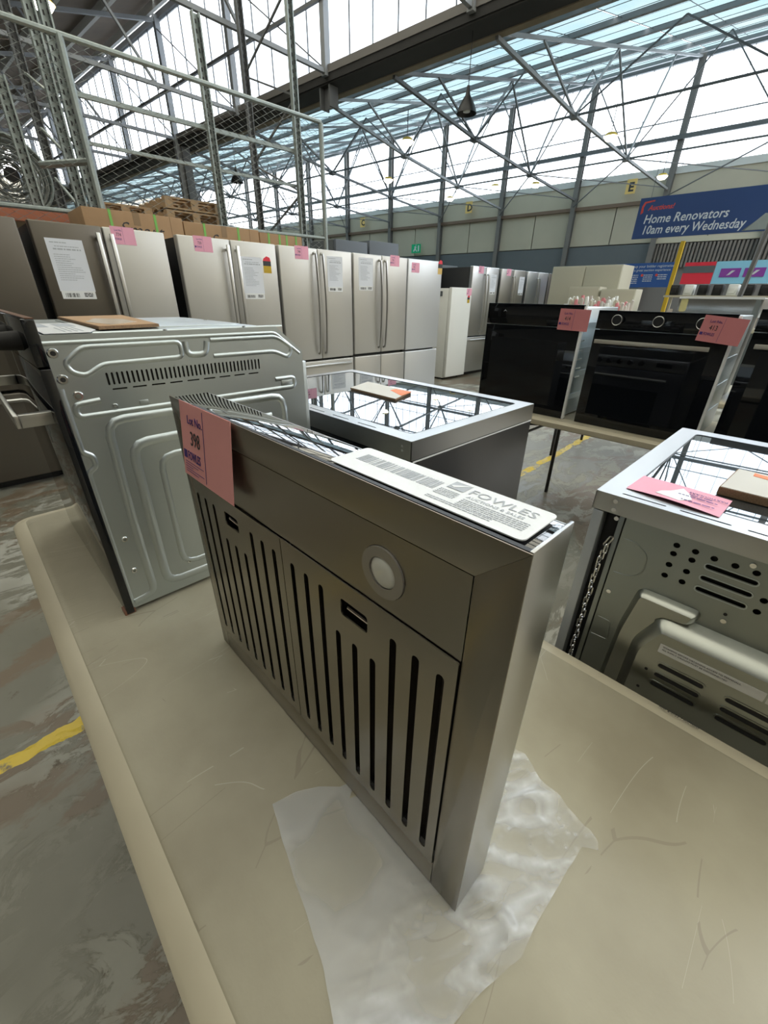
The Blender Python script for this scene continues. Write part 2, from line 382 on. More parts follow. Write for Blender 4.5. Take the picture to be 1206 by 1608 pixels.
def fillet(pts, r_, n=3, closed=False):
    out = []; k = len(pts)
    for i, q in enumerate(pts):
        q = Vector(q)
        if not closed and i in (0, k-1): out.append(q); continue
        a = Vector(pts[i-1]); b = Vector(pts[(i+1) % k]); da = (a-q); db = (b-q); l = min(r_, da.length*.45, db.length*.45)
        p0 = q+da.normalized()*l; p1 = q+db.normalized()*l
        for j in range(n+1):
            tt = j/n; out.append(p0*(1-tt)**2+q*2*tt*(1-tt)+p1*tt*tt)
    return out

# ================================================================ the building (its own axes: u along the wall, v across)
A5 = R(5)
def B(q): return Vector((q[0]*math.cos(A5)-q[1]*math.sin(A5), q[0]*math.sin(A5)+q[1]*math.cos(A5), q[2]))
VW, VG = 15.94, 6.65
ZG, ZR = 4.66, 6.85            # gutter and ridge heights
U0, U1 = -34.0, 12.0
def roofz(v, v0=VG+.35, v1=VW): return ZG+(v-v0)/(v1-v0)*(ZR-ZG)
o = tag(MB(B).box(U0-2, U1+2, -16, VW+.3, -.12, 0).build('floor', FLOOR), kind='structure')

cols = [1.7-2.5*k for k in range(0, 14)]          # -3.3, -5.8 ...
wall = tag(MB(B).box(U0, U1, VW+.06, VW+.16, 0, 4.5).build('wall_far', COLM), kind='structure')
for k in range(len(cols)-1):
    a, b = cols[k+1], cols[k]
    if a < U0: break
    MB(B).box(a+.02, b-.02, VW+.01, VW+.05, 3.90, 4.46).build('panel', WPANEL, wall)
    for q in (0, 1):
        MB(B).box(a+.02+(b-a)/2*q, a+(b-a)/2*(q+1)-.01, VW+.01, VW+.05, 2.90, 3.86).build('panel', WPANEL, wall)
    if b < -2: MB(B).box(a+.02, b-.02, VW-.02, VW+.04, 0, 2.87).build('lining_board', GREYP, wall)
cr = MB(B)
for k in range(120):
    u = -3.2+k*.09; cr.box(u, u+.05, VW-.02, VW+.05, 2.25, 2.84)
cr.build('corrugated_sheet', CORR, wall)
MB(B).box(-3.3, U1, VW-.03, VW+.05, 2.86, 2.98).build('panel', CREAM, wall)
tag(MB(B).box(U0, U1, VW-.07, VW, 3.84, 3.93).build('trim_1', BROWNP), kind='structure')
for u in cols:
    c = MB(B).box(u-.07, u+.07, VW-.16, VW-.145, 0, 6.8).box(u-.07, u+.07, VW-.02, VW, 0, 6.8).box(u-.01, u+.01, VW-.15, VW-.01, 0, 6.8)
    c.build('column', COLM, wall)

# far clerestory
def clerestory(name, v, z0, z1, us, parent_name=None, fine=.42, rails=None):
    w_ = tag(MB(B).box(U0, U1, v-.04, v+.06, z1, z1+.10).build(name, TRUSS), kind='structure')
    for k in range(len(us)-1):
        MB(B).box(us[k+1]+.03, us[k]-.03, v+.02, v+.028, z0, z1).build('pane', WGLASS, w_)
    g = MB(B); u = U1
    while u > U0: g.box(u-.006, u+.006, v-.006, v+.02, z0, z1); u -= fine
    for z in (rails if rails is not None else (5.60,)): g.box(U0, U1, v-.03, v, z, z+.025)
    tag(g.build('glazing_bars', TRUSS, w_), kind='stuff')
    return w_
w1 = clerestory('window_1', VW, 4.62, 6.75, cols)
MB(B).box(U0, U1, VW-.02, VW+.05, 4.46, 4.62).build('sill_sheet', PURL, w1)
MB(B).box(U0, U1, VW-.22, VW-.14, 5.16, 5.26).build('tie_rail', TRUSS, w1)
gus = [3.0, .6, -1.8, -4.2, -7.0, -9.7, -12.4, -15.1, -17.8, -20.5, -23.2, -26]
w2 = clerestory('window_2', VG, ZG+.12, 6.75, gus, fine=.50, rails=())
for u in gus:
    MB(B).box(u-.05, u+.05, VG-.12, VG, 3.2 if abs(u+12.4) < .1 else ZG, 6.8).build('mullion', TRUSSL, w2)
w3 = clerestory('window_3', VG-9.3, ZG+.12, 6.75, gus, fine=.9)

# box gutter
def gutter(name, v):
    g = tag(MB(B).box(U0, U1, v-.05, v-.03, ZG-.06, ZG+.13).box(U0, U1, v-.03, v+.36, ZG-.08, ZG-.05).build(name, GUT), kind='structure')
    MB(B).box(U0, U1, v-.065, v-.052, ZG+.04, ZG+.14).build('flashing', COLM, g)
    MB(B).box(U0, U1, v+.37, v+.50, ZG-.09, ZG-.01).build('edge_beam', GUTE, g)
    return g
gt = gutter('trim_2', VG); gutter('trim_3', VG-9.3)
for u in (-7.1, -12.4, -20.5):
    MB(B).box(u-.13, u-.10, VG-.02, VG+.18, 0 if u < -10 else 4.3, 4.6).box(u+.10, u+.13, VG-.02, VG+.18, 0 if u < -10 else 4.3, 4.6).box(u-.1, u+.1, VG+.07, VG+.09, 0 if u < -10 else 4.3, 4.6).build('column', TRUSS, gt)

# roofs
ceil = tag(MB(B).box(U0, U1, VG+.5, VG+.62, ZG-.02, ZG+.06).build('ceiling', TRUSS), kind='structure')
for k in range(len(cols)-1):
    a, b = cols[k+1]+.015, cols[k]-.015
    for j in range(3):
        v0 = VG+.4+(VW-VG-.4)*j/3; v1 = VG+.4+(VW-VG-.4)*(j+1)/3-.03
        m = MB(B); z0, z1 = roofz(v0)+.06, roofz(v1)+.06
        m.add([(a, v0, z0), (b, v0, z0), (b, v1, z1), (a, v1, z1), (a, v0, z0+.01), (b, v0, z0+.01), (b, v1, z1+.01), (a, v1, z1+.01)],
              [(0, 3, 2, 1), (4, 5, 6, 7), (0, 1, 5, 4), (1, 2, 6, 5), (2, 3, 7, 6), (3, 0, 4, 7)])
        m.build('roof_sheet', ROOFT, ceil)
for j, v in enumerate((7.9, 9.3, 11.0, 12.6, 14.2, 15.6)):
    z = roofz(v); MB(B).box(U0, U1, v-.03, v+.03, z-.03, z+.04).build('purlin', TRUSSL, ceil)
wr = MB(B); u = U1
while u > U0: wr.tube([(u, VG+.5, roofz(VG+.5)+.02), (u, VW-.1, roofz(VW-.1)+.02)], .006, 3); u -= .8
for k in range(14):
    v = 7.3+k*.6; wr.tube([(U0, v, roofz(v)+.03), (U1, v, roofz(v)+.03)], .005, 3)
tag(wr.build('safety_mesh', TRUSS, ceil), kind='stuff')

starts = [1.0, -1.0, -4.1, -5.9, -7.45, -9.9, -12.4, -14.9, -17.3, -19.8, -22.3, -24.8]; ends = [1.7-2.5*k for k in (0, 1, 2, 3, 4, 5, 6, 7, 8, 9, 10, 11)]
N1s, N2s = [], []
for us, ue in zip(starts, ends):
    P = lambda v, z: (us+(ue-us)*(v-VG)/(VW-VG), v, z)
    n1, n2 = P(9.7, 4.32), P(12.5, 4.20); N1s.append(n1); N2s.append(n2)
    m = MB(B).tube([P(VG+.4, 4.55), n1, n2, P(VW-.1, 4.12)], .035, 4)
    m.tube([P(VG+.4, roofz(VG+.4)-.08), P(VW-.1, roofz(VW)-.1)], .03, 4)
    for a_, v2 in ((n1, 8.3), (n1, 11.0), (n2, 11.0), (n2, 14.0)): m.tube([a_, P(v2, roofz(v2)-.1)], .022, 4)
    for q in (n1, n2): m.box(q[0]-.07, q[0]+.07, q[1]-.07, q[1]+.07, q[2]-.05, q[2]+.03)
    m.build('roof_truss', TRUSSL if us in (-4.1, -7.45) else TRUSS, ceil)
ln = MB(B)
for Ns in (N1s, N2s):
    for i in range(len(Ns)-1):
        a, b = Vector(Ns[i]), Vector(Ns[i+1]); ln.tube([a, b], .022, 4)
        mid = (a+b)/2; mid.z = roofz(mid.y)-.12; ln.tube([a, mid], .016, 4); ln.tube([b, mid], .016, 4)
for i in range(len(N2s)-1):
    ln.tube([N2s[i], (ends[i+1], VW-.15, 3.95)], .016, 4); ln.tube([N2s[i+1], (ends[i], VW-.15, 4.15)], .014, 4)
ln.build('wind_bracing', TRUSS, ceil)

# camera's own bay: old opaque roof at left, unseen skylight sheets overhead, on white purlins
def rz2(v): return ZG+(v-(VG-8.8))/8.8*(ZR-ZG)
ceil2 = tag(MB(B).box(U0, U1, VG-8.95, VG-8.85, ZG-.02, ZG+.1).build('ceiling', TRUSS), kind='structure')
k = 0; u = U1
while u > U0:
    for j in range(2):
        v0, v1 = VG-8.8+4.4*j, VG-8.8+4.4*(j+1)-.02; m = MB(B); a, b = u-2.98, u
        m.add([(a, v0, rz2(v0)+.1), (b, v0, rz2(v0)+.1), (b, v1, rz2(v1)+.1), (a, v1, rz2(v1)+.1), (a, v0, rz2(v0)+.12), (b, v0, rz2(v0)+.12), (b, v1, rz2(v1)+.12), (a, v1, rz2(v1)+.12)],
              [(0, 3, 2, 1), (4, 5, 6, 7), (0, 1, 5, 4), (1, 2, 6, 5), (2, 3, 7, 6), (3, 0, 4, 7)])
        m.build('roof_sheet', SKYL if u > -9 else ROOFB, ceil2)
    u -= 3; k += 1
for k in range(10):
    v = VG-8.6+k*.93; MB(B).box(U0, U1, v-.035, v+.035, rz2(v)-.06, rz2(v)+.08).build('purlin', PURL, ceil2)
for u in gus:
    m = MB(B); lo = lambda v: 4.6
    m.tube([(u, VG-8.8, 4.6), (u, VG-.05, 4.72)], .04, 4).tube([(u, VG-8.8, rz2(VG-8.8)-.1), (u, VG-.05, ZR-.12)], .045, 4)
    for v1, v2 in ((-1, .8), (1.9, .8), (1.9, 3.9), (5.0, 3.9)):
        m.tube([(u, v1, 4.64), (u, v2, rz2(v2)-.1)], .026, 4)
    m.build('roof_truss', TRUSSL, ceil2)
m = MB(B)
for v in (1.9,):
    m.tube([(U0, v, 4.66), (U1, v, 4.66)], .03, 4)
    for a, b in zip(gus[:-1], gus[1:]):
        mid = (a+b)/2; m.tube([(a, v, 4.66), (mid, v, rz2(v)-.1)], .02, 4); m.tube([(b, v, 4.66), (mid, v, rz2(v)-.1)], .02, 4)
for a, b in zip(gus[:-1], gus[1:]):
    m.tube([(a, VG-.1, 4.75), (b, VG-.1, 6.6)], .014, 4)
m.tube([(U0, VG-.12, 5.55), (U1, VG-.12, 5.55)], .035, 4)
m.build('wind_bracing', TRUSS, ceil2)
# bay behind the camera and end walls
ceil3 = tag(MB(B).box(U0, U1, -15.8, VG-9.35, 6.86, 6.95).build('ceiling', ROOFB), kind='structure')
tag(MB(B).box(U0, U1, -15.9, -15.8, 0, 7).build('wall_back', WPANEL), kind='structure')
tag(MB(B).box(U0-.1, U0, -15.9, VW+.1, 0, 7).build('wall_left', WPANEL), kind='structure')
tag(MB(B).box(U1, U1+.1, -15.9, VW+.1, 0, 7).build('wall_right', WPANEL), kind='structure')

# lamps
def bay_lamp(q, label, g='small lit high bay lamps under the trusses'):
    q = Vector(q); t = thing('high_bay_lamp', q, label, 'lamp', g)
    MB().cyl(q+Vector((0, 0, .0)), q+Vector((0, 0, .05)), .12, 16, .08).build('housing', YEL, t)
    MB().tube([q+Vector((0, 0, -.001)), q+Vector((0, 0, -.03)), q+Vector((0, 0, -.055))], .115, 16, r2=.07).build('lens', GLOW, t)
    MB().cyl(q+Vector((0, 0, .05)), q+Vector((0, 0, .45)), .008, 6).build('hanger', BLACK, t)
    return t
for q, lb in (((-6.98, 7.4, 4.0), 'lit lamp in front of the far windows, left of the black dome'), ((-7.2, 1.85, 4.12), 'lit lamp high under the dark old roof at top left'),
              ((-4.2, 13.3, 4.0), 'lit lamp right of the letter E board'), ((-4.1, 9.7, 4.0), 'lit lamp up against the glare, above the letter E board'),
              ((-6.8, 12.1, 4.0), 'lit lamp left of the letter E board'), ((-7.7, 11.6, 4.0), 'lit lamp left of the letter D wall column'),
              ((-9.3, 9.2, 4.0), 'lit lamp below and left of the dome, over the row of fridges'), ((-9.5, 12.0, 4.0), 'lit lamp above the letter D board')):
    bay_lamp(q, lb)
q = Vector((-4.86, 6.38, 3.74)); t = thing('dome_pendant', q, 'unlit black dome pendant hanging below the blue roof sheets', 'lamp')
pr = [(.02, .30), (.028, .24), (.035, .20), (.08, .14), (.125, .06), (.145, 0)]
m = MB(); n = 24
for i, (rr, z) in enumerate(pr):
    for j in range(n): m.v.append(q+Vector((rr*math.cos(2*math.pi*j/n), rr*math.sin(2*math.pi*j/n), z)))
for i in range(len(pr)-1):
    for j in range(n): m.f.append((i*n+j, i*n+(j+1) % n, (i+1)*n+(j+1) % n, (i+1)*n+j))
m.build('shade', BLACK, t); MB().tube([q+Vector((0, 0, .29)), q+Vector((0, 0, 1.02))], .006, 6).build('cable', BLACK, t)
MB().cyl(q+Vector((0, 0, .02)), q+Vector((0, 0, .10)), .05, 12).build('bulb', WHITE, t)
q2 = Vector((-11.3, 6.1, 3.75)); t = thing('dome_pendant', q2, 'unlit black dome pendant seen through the wire fence', 'lamp')
m2 = MB(); m2.v = [v-q+q2 for v in m.v]; m2.f = m.f; m2.build('shade', BLACK, t); MB().tube([q2+Vector((0, 0, .29)), q2+Vector((0, 0, 1.0))], .006, 6).build('cable', BLACK, t)

# letter boards, exit sign, banners
def board(u, z, s, wd, hh, label):
    fr = (B((u, VW-.22, z)), B((1, 0, 0)), (0, 0, 1), B((0, -1, 0)))
    t = thing('letter_board', fr[0], label, 'sign')
    MB().prism([(0, 0), (wd, 0), (wd, hh), (0, hh)], fr[0], fr[1], fr[2], Vector(fr[3])*-1, .02).build('board', TAN, t)
    text(s, hh*.85, INKK, t, fr, (wd*.25, hh*.18), bold=.01)
board(-4.36, 4.10, 'E', .26, .34, 'yellow wall board with the black letter E')
board(-9.65, 4.10, 'D', .26, .34, 'yellow wall board with the black letter D')
board(-14.9, 4.05, 'C', .26, .34, 'yellow wall board with a black letter, leftmost of the three')
fr = (B((-12.05, VW-.2, 2.98)), B((1, 0, 0)), Vector((0, 0, 1)), B((0, -1, 0)))
t = thing('exit_sign', fr[0], 'green running man exit sign on the far cream wall', 'sign')
MB().prism([(0, 0), (.42, 0), (.42, .30), (0, .30)], fr[0], fr[1], fr[2], -fr[3], .05).build('sign_box', GRNS, t)
m = MB(); m.prism([(.10, .10), (.15, .16), (.14, .22), (.20, .24), (.26, .19), (.22, .17), (.24, .10), (.30, .06), (.26, .04), (.19, .10), (.14, .05), (.08, .05)], fr[0]+fr[3]*.001, fr[1], fr[2], fr[3], .002)
m.prism(circ(.22, .265, .02, 8), fr[0]+fr[3]*.001, fr[1], fr[2], fr[3], .002); m.prism([(.32, .05), (.38, .05), (.38, .25), (.32, .25)], fr[0]+fr[3]*.001, fr[1], fr[2], fr[3], .002)
m.build('pictogram', OFFW, t)
# big navy banner hung in front of the far wall
bo = Vector((-4.17, 12.2, 2.655)); bU = Vector((math.cos(R(3)), math.sin(R(3)), 0)); bN = Vector((bU.y, -bU.x, 0))
fr = (bo, bU, Vector((0, 0, 1)), bN)
bt = thing('auction_banner', bo, 'large navy banner reading Home Renovators 10am every Wednesday', 'banner')
MB().prism([(0, 0), (3.2, 0), (3.2, .76), (0, .775)], bo, bU, (0, 0, 1), -bN, .03).build('banner_sheet', NAVY, bt)
text('Home Renovators', .235, OFFW, bt, fr, (.16, .29), bold=.003, shear=.15, sx=.90)
text('10am every Wednesday', .235, OFFW, bt, fr, (.17, .085), bold=.003, shear=.15, sx=.83)
text('Auctions!', .13, REDP, bt, fr, (.20, .535), bold=.003, shear=.25)
m = MB(); m.prism([(.06, .47), (.06, .62), (.10, .70), (.30, .72), (.30, .695), (.13, .67), (.10, .60), (.11, .50)], fr[0]+fr[3]*.0005, fr[1], fr[2], fr[3], .001); m.build('logo', REDP, bt)
PORT = mat('printed portrait', (.27, .29, .27), .6, var=.2, vscale=5)
MB().prism([(2.05, .02), (2.45, .36), (2.55, .74), (3.18, .74), (3.18, .02)], fr[0]+fr[3]*.0006, fr[1], fr[2], fr[3], .001).build('printed_photo', mat('printed grey', (.13, .14, .13), .6), bt)
m = MB(); m.prism([(2.62+.17*math.cos(a)+.1, .44+.24*math.sin(a)) for a in [2*math.pi*i/20 for i in range(20)]], fr[0]+fr[3]*.0018, fr[1], fr[2], fr[3], .0006)
m.prism([(2.10, .03), (2.35, .30), (2.65, .24), (3.1, .10), (3.1, .03)], fr[0]+fr[3]*.0018, fr[1], fr[2], fr[3], .0006); m.build('printed_figure', PORT, bt)
for x in (.2, 2.7): MB().tube([bo+bU*x+Vector((0, 0, .76)), bo+bU*x+Vector((0, 0, 2.1))], .006, 6).build('hanging_wire', TRUSS, bt)

# yellow bollard post and distant banners, goods and white goods on the right
q = Vector((-2.60, 10.3, 0)); t = thing('yellow_post', q, 'tall yellow steel post beside the lower blue banner', 'post')
MB().tube([(-2.60, 10.3, 0), (-2.60, 10.3, 2.37)], .045, 4).build('post', YEL, t); MB().box(-2.72, -2.48, 10.2, 10.4, 0, .012).build('base_plate', YEL, t)
o_ = Vector((-4.27, 12.0, 1.66)); fr = (o_, Vector((1, 0, 0)), Vector((0, 0, 1)), Vector((0, -1, 0)))
t = thing('info_banner', o_, 'blue information banner with small white print above the goods pile', 'banner')
MB().box(-4.27, -3.0, 12, 12.02, 1.66, 2.15).build('banner_sheet', BLUEB, t)
text('Setup your bidder registration', .075, OFFW, t, fr, (.30, .40)); text('for a great auction experience', .07, OFFW, t, fr, (.30, .325))
rows = []
for c0 in (.30, .60, .90):
    for i in range(5-int(c0*3) % 3): rows.append((c0+.03, c0+.22, .24-.04*i, .016))
ruled(t, fr, rows, OFFW)
m = MB()
for c0 in (.30, .60, .90): m.prism(circ(c0, .245, .028, 12), fr[0]+fr[3]*.001, fr[1], fr[2], fr[3], .001)
m.prism([(.05, .10), (.08, .30), (.12, .30), (.10, .10)], fr[0]+fr[3]*.001, fr[1], fr[2], fr[3], .001); m.build('logo', REDP, t)
text('auctions', .05, OFFW, t, fr, (.05, .12))
for x in (-4.2, -3.08): MB().bar((x, 12.04, 0), (x, 12.04, 2.1), .03).build('support_post', GREYP, t)
o_ = Vector((-2.86, 12.0, 1.72)); fr = (o_, Vector((1, 0, 0)), Vector((0, 0, 1)), Vector((0, -1, 0)))
t = thing('red_banner', o_, 'red shop banner with a dark stripe right of the yellow post', 'banner')
MB().box(-2.86, -2.30, 12.0, 12.02, 1.72, 2.13).build('banner_sheet', RED, t); MB().box(-2.86, -2.30, 11.994, 12.0, 1.93, 2.06).build('stripe', GREYP, t)
t = thing('light_blue_banner', (-2.29, 12, 1.72), 'light blue shop banner with purple panels at the far right', 'banner')
MB().box(-2.29, -.9, 12.0, 12.02, 1.72, 2.13).build('banner_sheet', SKYB, t)
for x in (-2.18, -1.78): MB().box(x, x+.34, 11.992, 12.0, 1.84, 2.0).build('purple_panel', PURP, t)
m = MB()
for x in (-2.06, -1.66): m.prism([(0, 0), (.05, .01), (.13, .09), (.07, .09)], (x, 11.991, 1.87), (1, 0, 0), (0, 0, 1), (0, -1, 0), .001)
m.build('logo', OFFW, t)
# long display counters of goods under the banners
t = thing('display_counter', (-2.2, 9.3, 0), 'pale display counter under the red and light blue banners', 'counter')
MB().box(-2.35, -.5, 9.0, 9.6, .95, 1.0).build('top', CREAM, t); MB().box(-2.3, -.55, 9.05, 9.55, .02, .95).build('body', GREYP, t)
for x in (-2.25, -.6): MB().box(x-.03, x+.03, 9.1, 9.5, 0, .03).build('foot', BLACK, t)
MB().box(-2.33, -.52, 9.0, 9.5, 1.44, 1.47).build('shelf', CREAM, t)
for x in (-2.33, -1.4, -.55): MB().box(x, x+.03, 9.46, 9.5, 1.0, 1.47).build('bracket', CREAM, t)
for i in range(9):
    x = -2.28+i*.2; z = 1.47
    tag(MB().box(x, x+.13, 9.1, 9.3, z, z+.16).box(x+.02, x+.11, 9.08, 9.1, z+.03, z+.13).build('small_appliance', (BLACK, WHITE, BLACK)[i % 3], org=(x, 9.1, z), bevel=.012), '%s from the left in the row of small appliances on the display counter, %s' % (('first', 'second', 'third', 'fourth', 'fifth', 'sixth', 'seventh', 'eighth', 'ninth')[i], ('black', 'white', 'black')[i % 3]), 'appliance', 'small appliances on the display counter top')
for i in range(10):
    x = -2.26+i*.17; z = 1.0
    tag(MB().cyl((x+.05, 9.2, z), (x+.05, 9.2, z+.26+.05*(i % 3)), .05, 10, .035).build('boxed_item', BEIGE, org=(x, 9.2, z)), 'beige rounded item in the row on the display counter shelf', 'goods', 'beige goods on the display counter')
q = (-1.15, 7.6, 0)
t = thing('rusty_stand', q, 'dark upright stand with a red foot band at the far right', 'post')
MB().tube([(-1.15, 7.6, 0), (-1.02, 7.6, 2.6)], .03, 6).build('pole', TRUSS, t); MB().cyl((-1.095, 7.6, 1.1), (-1.085, 7.6, 1.3), .038, 8).build('red_band', RED, t)
# goods pile: small pale items on a table beyond the ovens
t = thing('goods_table', (-3.3, 8.4, 0), 'low table heaped with small pale goods beyond the ovens', 'table')
MB().box(-3.7, -2.55, 8.1, 8.8, 1.18, 1.22).build('table_top', CREAM, t)
for x, y in ((-3.65, 8.15), (-2.6, 8.15), (-3.65, 8.75), (-2.6, 8.75)): MB().bar((x, y, 0), (x, y, 1.18), .03).build('leg', BLACK, t)
for i in range(48):
    x = -3.64+.088*(i % 12)+random.uniform(-.01, .01); y = 8.18+.13*(i//12)+random.uniform(-.01, .01); s_ = random.uniform(.028, .037); z = 1.22
    h_ = random.uniform(.08, .30)*(1 if x < -2.9 else .7)
    tag(MB().tube([(x, y, z), (x, y, z+h_*.7), (x+random.uniform(-.02, .02), y, z+h_*.8)], s_, 7, r2=s_*.75).build('bottled_item', (WHITE, CREAM, PINKD, BEIGE)[i % 4], org=(x, y, z)),
        'small %s item in the heap on the goods table' % ('white', 'cream', 'pink', 'beige')[i % 4], 'goods', 'small goods heaped on the low table')
def white_box(x0, x1, y0, y1, z1, label, m_=None, z0=0, door=True):
    t = thing('storage_cabinet', (x0, y0, z0), label, 'cabinet')
    MB().box(x0, x1, y0, y1, z0+.04, z1).build('carcass', m_ or CREAM, t, bevel=.006)
    MB().box(x0+.03, x1-.03, y0+.05, y1-.03, z0, z0+.04).build('plinth', BLACK, t)
    n = 2 if x1-x0 > .7 else 1
    for i in range(n):
        a, b = x0+(x1-x0)*i/n+.008, x0+(x1-x0)*(i+1)/n-.008
        MB().box(a, b, y0-.02, y0, z0+.06, z1-.02).build('door', m_ or CREAM, t, bevel=.004)
    return t
white_box(-4.55, -3.2, 9.3, 9.9, 1.97, 'wide cream cabinet with the tallest top, left of the blue information banner')
white_box(-3.95, -3.38, 8.9, 9.25, 1.60, 'cream cabinet in front of the tallest cream one')
white_box(-3.35, -2.75, 8.9, 9.25, 1.56, 'low cream cabinet just above the goods heap')

# ================================================================ fridges
def lot_tag(o, U, V, wd, hh, num, label, m_=PINK2, lean=0, group='pink lot tags', big=False, word='FOWLES', fold=.5, t_=.0008):
    o, U, V = Vector(o), Vector(U).normalized(), Vector(V).normalized(); N = U.cross(V).normalized()
    t = thing('lot_tag', o, label, 'tag', group)
    fr = (o, U, V, N)
    MB().prism([(0, 0), (wd, 0), (wd, hh), (0, hh)], o-N*t_, U, V, N, t_).build('card', m_, t)
    text('Lot No.', hh*.15, INKV, t, fr, (wd*.16, hh*.74), bold=.00005, sx=.95)
    text(num, hh*.27, INKK, t, fr, (wd*.2, hh*.46), bold=0, sx=.75)
    text(word, hh*.17, INKV, t, fr, (wd*.12, hh*.245), bold=.0001, sx=.62)
    m = MB(); m.prism([(wd*.03, hh*.25), (wd*.10, hh*.25), (wd*.10, hh*.36), (wd*.03, hh*.36)], o+N*.0003, U, V, N, .0004); m.build('logo', INKV, t)
    m = MB(); m.prism([(wd*.49, hh*.04), (wd*.495, hh*.04), (wd*.495, hh*.96), (wd*.49, hh*.96)], o+N*.0003, U, V, N, .0004); m.build('fold_line', INKV, t)
    if big:
        ruled(t, fr, [(wd*.05, wd*(.45-.12*(i % 3)), hh*(.20-.034*i), hh*.0045) for i in range(5)], INKV)
    return t

def sheet(o, U, V, wd, hh, label, bc=True):
    o, U, V = Vector(o), Vector(U), Vector(V); N = U.cross(V).normalized(); fr = (o, U, V, N)
    t = thing('printed_sheet', o, label, 'paper', 'white printed sheets on the fridges')
    MB().prism([(0, hh*.13), (wd, hh*.13), (wd, hh), (0, hh)], o-N*.0005, U, V, N, .0005).build('page', PAPER, t)
    rows = [(wd*.1, wd*.55, hh*.93, .006), (wd*.2, wd*.85, hh*.87, .005), (wd*.15, wd*.9, hh*.82, .009)]+[(wd*.12, wd*random.uniform(.5, .9), hh*(.74-i*.035), .004) for i in range(13)]
    ruled(t, fr, rows, INKG)
    MB().prism([(wd*.02, 0), (wd*.98, 0), (wd*.98, hh*.14), (wd*.02, hh*.14)], o-N*.0002, U, V, N, .0006).build('barcode_slip', LABEL, t)
    barcode(t, (o+N*.0004, U, V, N), wd*.12, wd*.5, hh*.03, hh*.10, n=24)
    ruled(t, (o+N*.0004, U, V, N), [(wd*.65, wd*.9, hh*(.04+.025*i), .006) for i in range(3)], INKK)
    return t

def fridge(y0, y1, label, body, cab, style, x=-4.1, top=1.81, group=None):
    t = thing('fridge', (x-.35, (y0+y1)/2, 0), label, 'fridge', group)
    MB().box(x-.72, x-.075, y0+.008, y1-.008, .03, top-.015).build('cabinet', cab, t, bevel=.004)
    MB().box(x-.68, x-.10, y0+.03, y1-.03, 0, .03).build('foot_rail', BLACK, t)
    ym = (y0+y1)/2
    def door(a, b, z0, z1, nm='door'):
        return MB().box(x-.07, x, a+.003, b-.003, z0, z1).build(nm, body, t, bevel=.010, seg=3)
    zd = .72
    if style in ('bar', 'bow'):
        d1 = door(y0, ym, zd+.01, top); d2 = door(ym, y1, zd+.01, top)
        for d, yy in ((d1, ym-.045), (d2, ym+.045)):
            if style == 'bar':
                h = MB().box(x+.035, x+.055, yy-.014, yy+.014, zd+.10, 1.765)
                for z in (zd+.15, 1.72): h.box(x-.002, x+.036, yy-.009, yy+.009, z, z+.02)
                h.build('handle', STEEL_L, d, bevel=.004)
            else:
                s_ = 1 if yy > ym else -1
                pts = [(x, yy+s_*0, .79), (x+.03, yy, .80)]+[(x+.035+.022*math.sin(math.pi*i/8), yy, .83+.90*i/8) for i in range(9)]+[(x+.03, yy, 1.76), (x, yy, 1.77)]
                h = MB().tube(pts, .013, 8).build('handle', STEEL_C, d)
        dr = door(y0, y1, .07, zd-.01, 'drawer')
        h = MB().tube([(x, y0+.05, .66), (x+.04, y0+.07, .66), (x+.045, ym, .665), (x+.04, y1-.07, .66), (x, y1-.05, .66)], .014, 8).build('handle', STEEL_L, dr)
    elif style == 'cross':
        for a, b in ((y0, ym), (ym, y1)):
            d = door(a, b, zd+.02, top); door(a, b, .07, zd-.01)
            yy = ym-.045 if a == y0 else ym+.045
            pts = [(x, yy, .80), (x+.03, yy, .81)]+[(x+.035+.024*math.sin(math.pi*i/8), yy, .84+.88*i/8) for i in range(9)]+[(x+.03, yy, 1.75), (x, yy, 1.76)]
            MB().tube(pts, .014, 8).build('handle', STEEL_C, d)
    elif style == 'stack':
        door(y0, y1, zd+.01, top); door(y0, y1, .07, zd-.01)
    elif style == 'single':
        door(y0, y1, .06, top)
    return t
fd = [(-.40, .565, SATIN_D, 'bar', 'dark steel fridge at the left edge, left of the one with the large white sheet'),
      (.62, 1.51, None, 'bar', 'two door steel fridge with dark left door and straight bar handles'),
      (1.60, 2.535, SATIN, 'bar', 'steel fridge with straight bar handles and a yellow and black sticker'),
      (2.56, 3.50, SATIN, 'bow', 'pale steel french door fridge with bowed handles over one wide drawer'),
      (3.52, 4.42, SATIN, 'cross', 'four door steel fridge with bowed handles, second from the right of the row'),
      (4.435, 5.125, SATIN_B, 'stack', 'narrow bluish steel fridge with no handles at the right end of the row')]
for y0, y1, b_, st, lb in fd:
    f = fridge(y0, y1, lb, b_ or SATIN, GREYCAB, st)
    if b_ is None:
        [c for c in f.children if c.name.startswith('door')][0].data.materials[0] = SATIN_D
# energy stickers and small logos
def sticker(y, z, wd, hh, m_, label, x=-4.1, name='energy_sticker', cat='sticker'):
    t = thing(name, (x, y, z), label, cat)
    MB().box(x+.0004, x+.0012, y, y+wd, z, z+hh*.6).build('lower_half', m_, t); MB().box(x+.0004, x+.0012, y, y+wd, z+hh*.6, z+hh).build('upper_half', INKK, t)
    MB().prism([(y, z+hh), (y+wd, z+hh), (y+wd*.9, z+hh*1.3), (y+wd*.5, z+hh*1.4), (y+wd*.1, z+hh*1.2)], (x+.0004, 0, 0), (0, 1, 0), (0, 0, 1), (1, 0, 0), .0008).build('red_arc', RED, t)
sticker(2.38, 1.565, .085, .10, YEL, 'yellow, black and red energy sticker on the third fridge')
sticker(5.03, 1.66, .09, .12, TAN, 'curled tan energy sticker at the top corner of the narrow fridge')
for y, z in ((1.365, 1.74), (2.385, 1.745), (3.38, 1.765), (4.33, 1.75)):
    pass
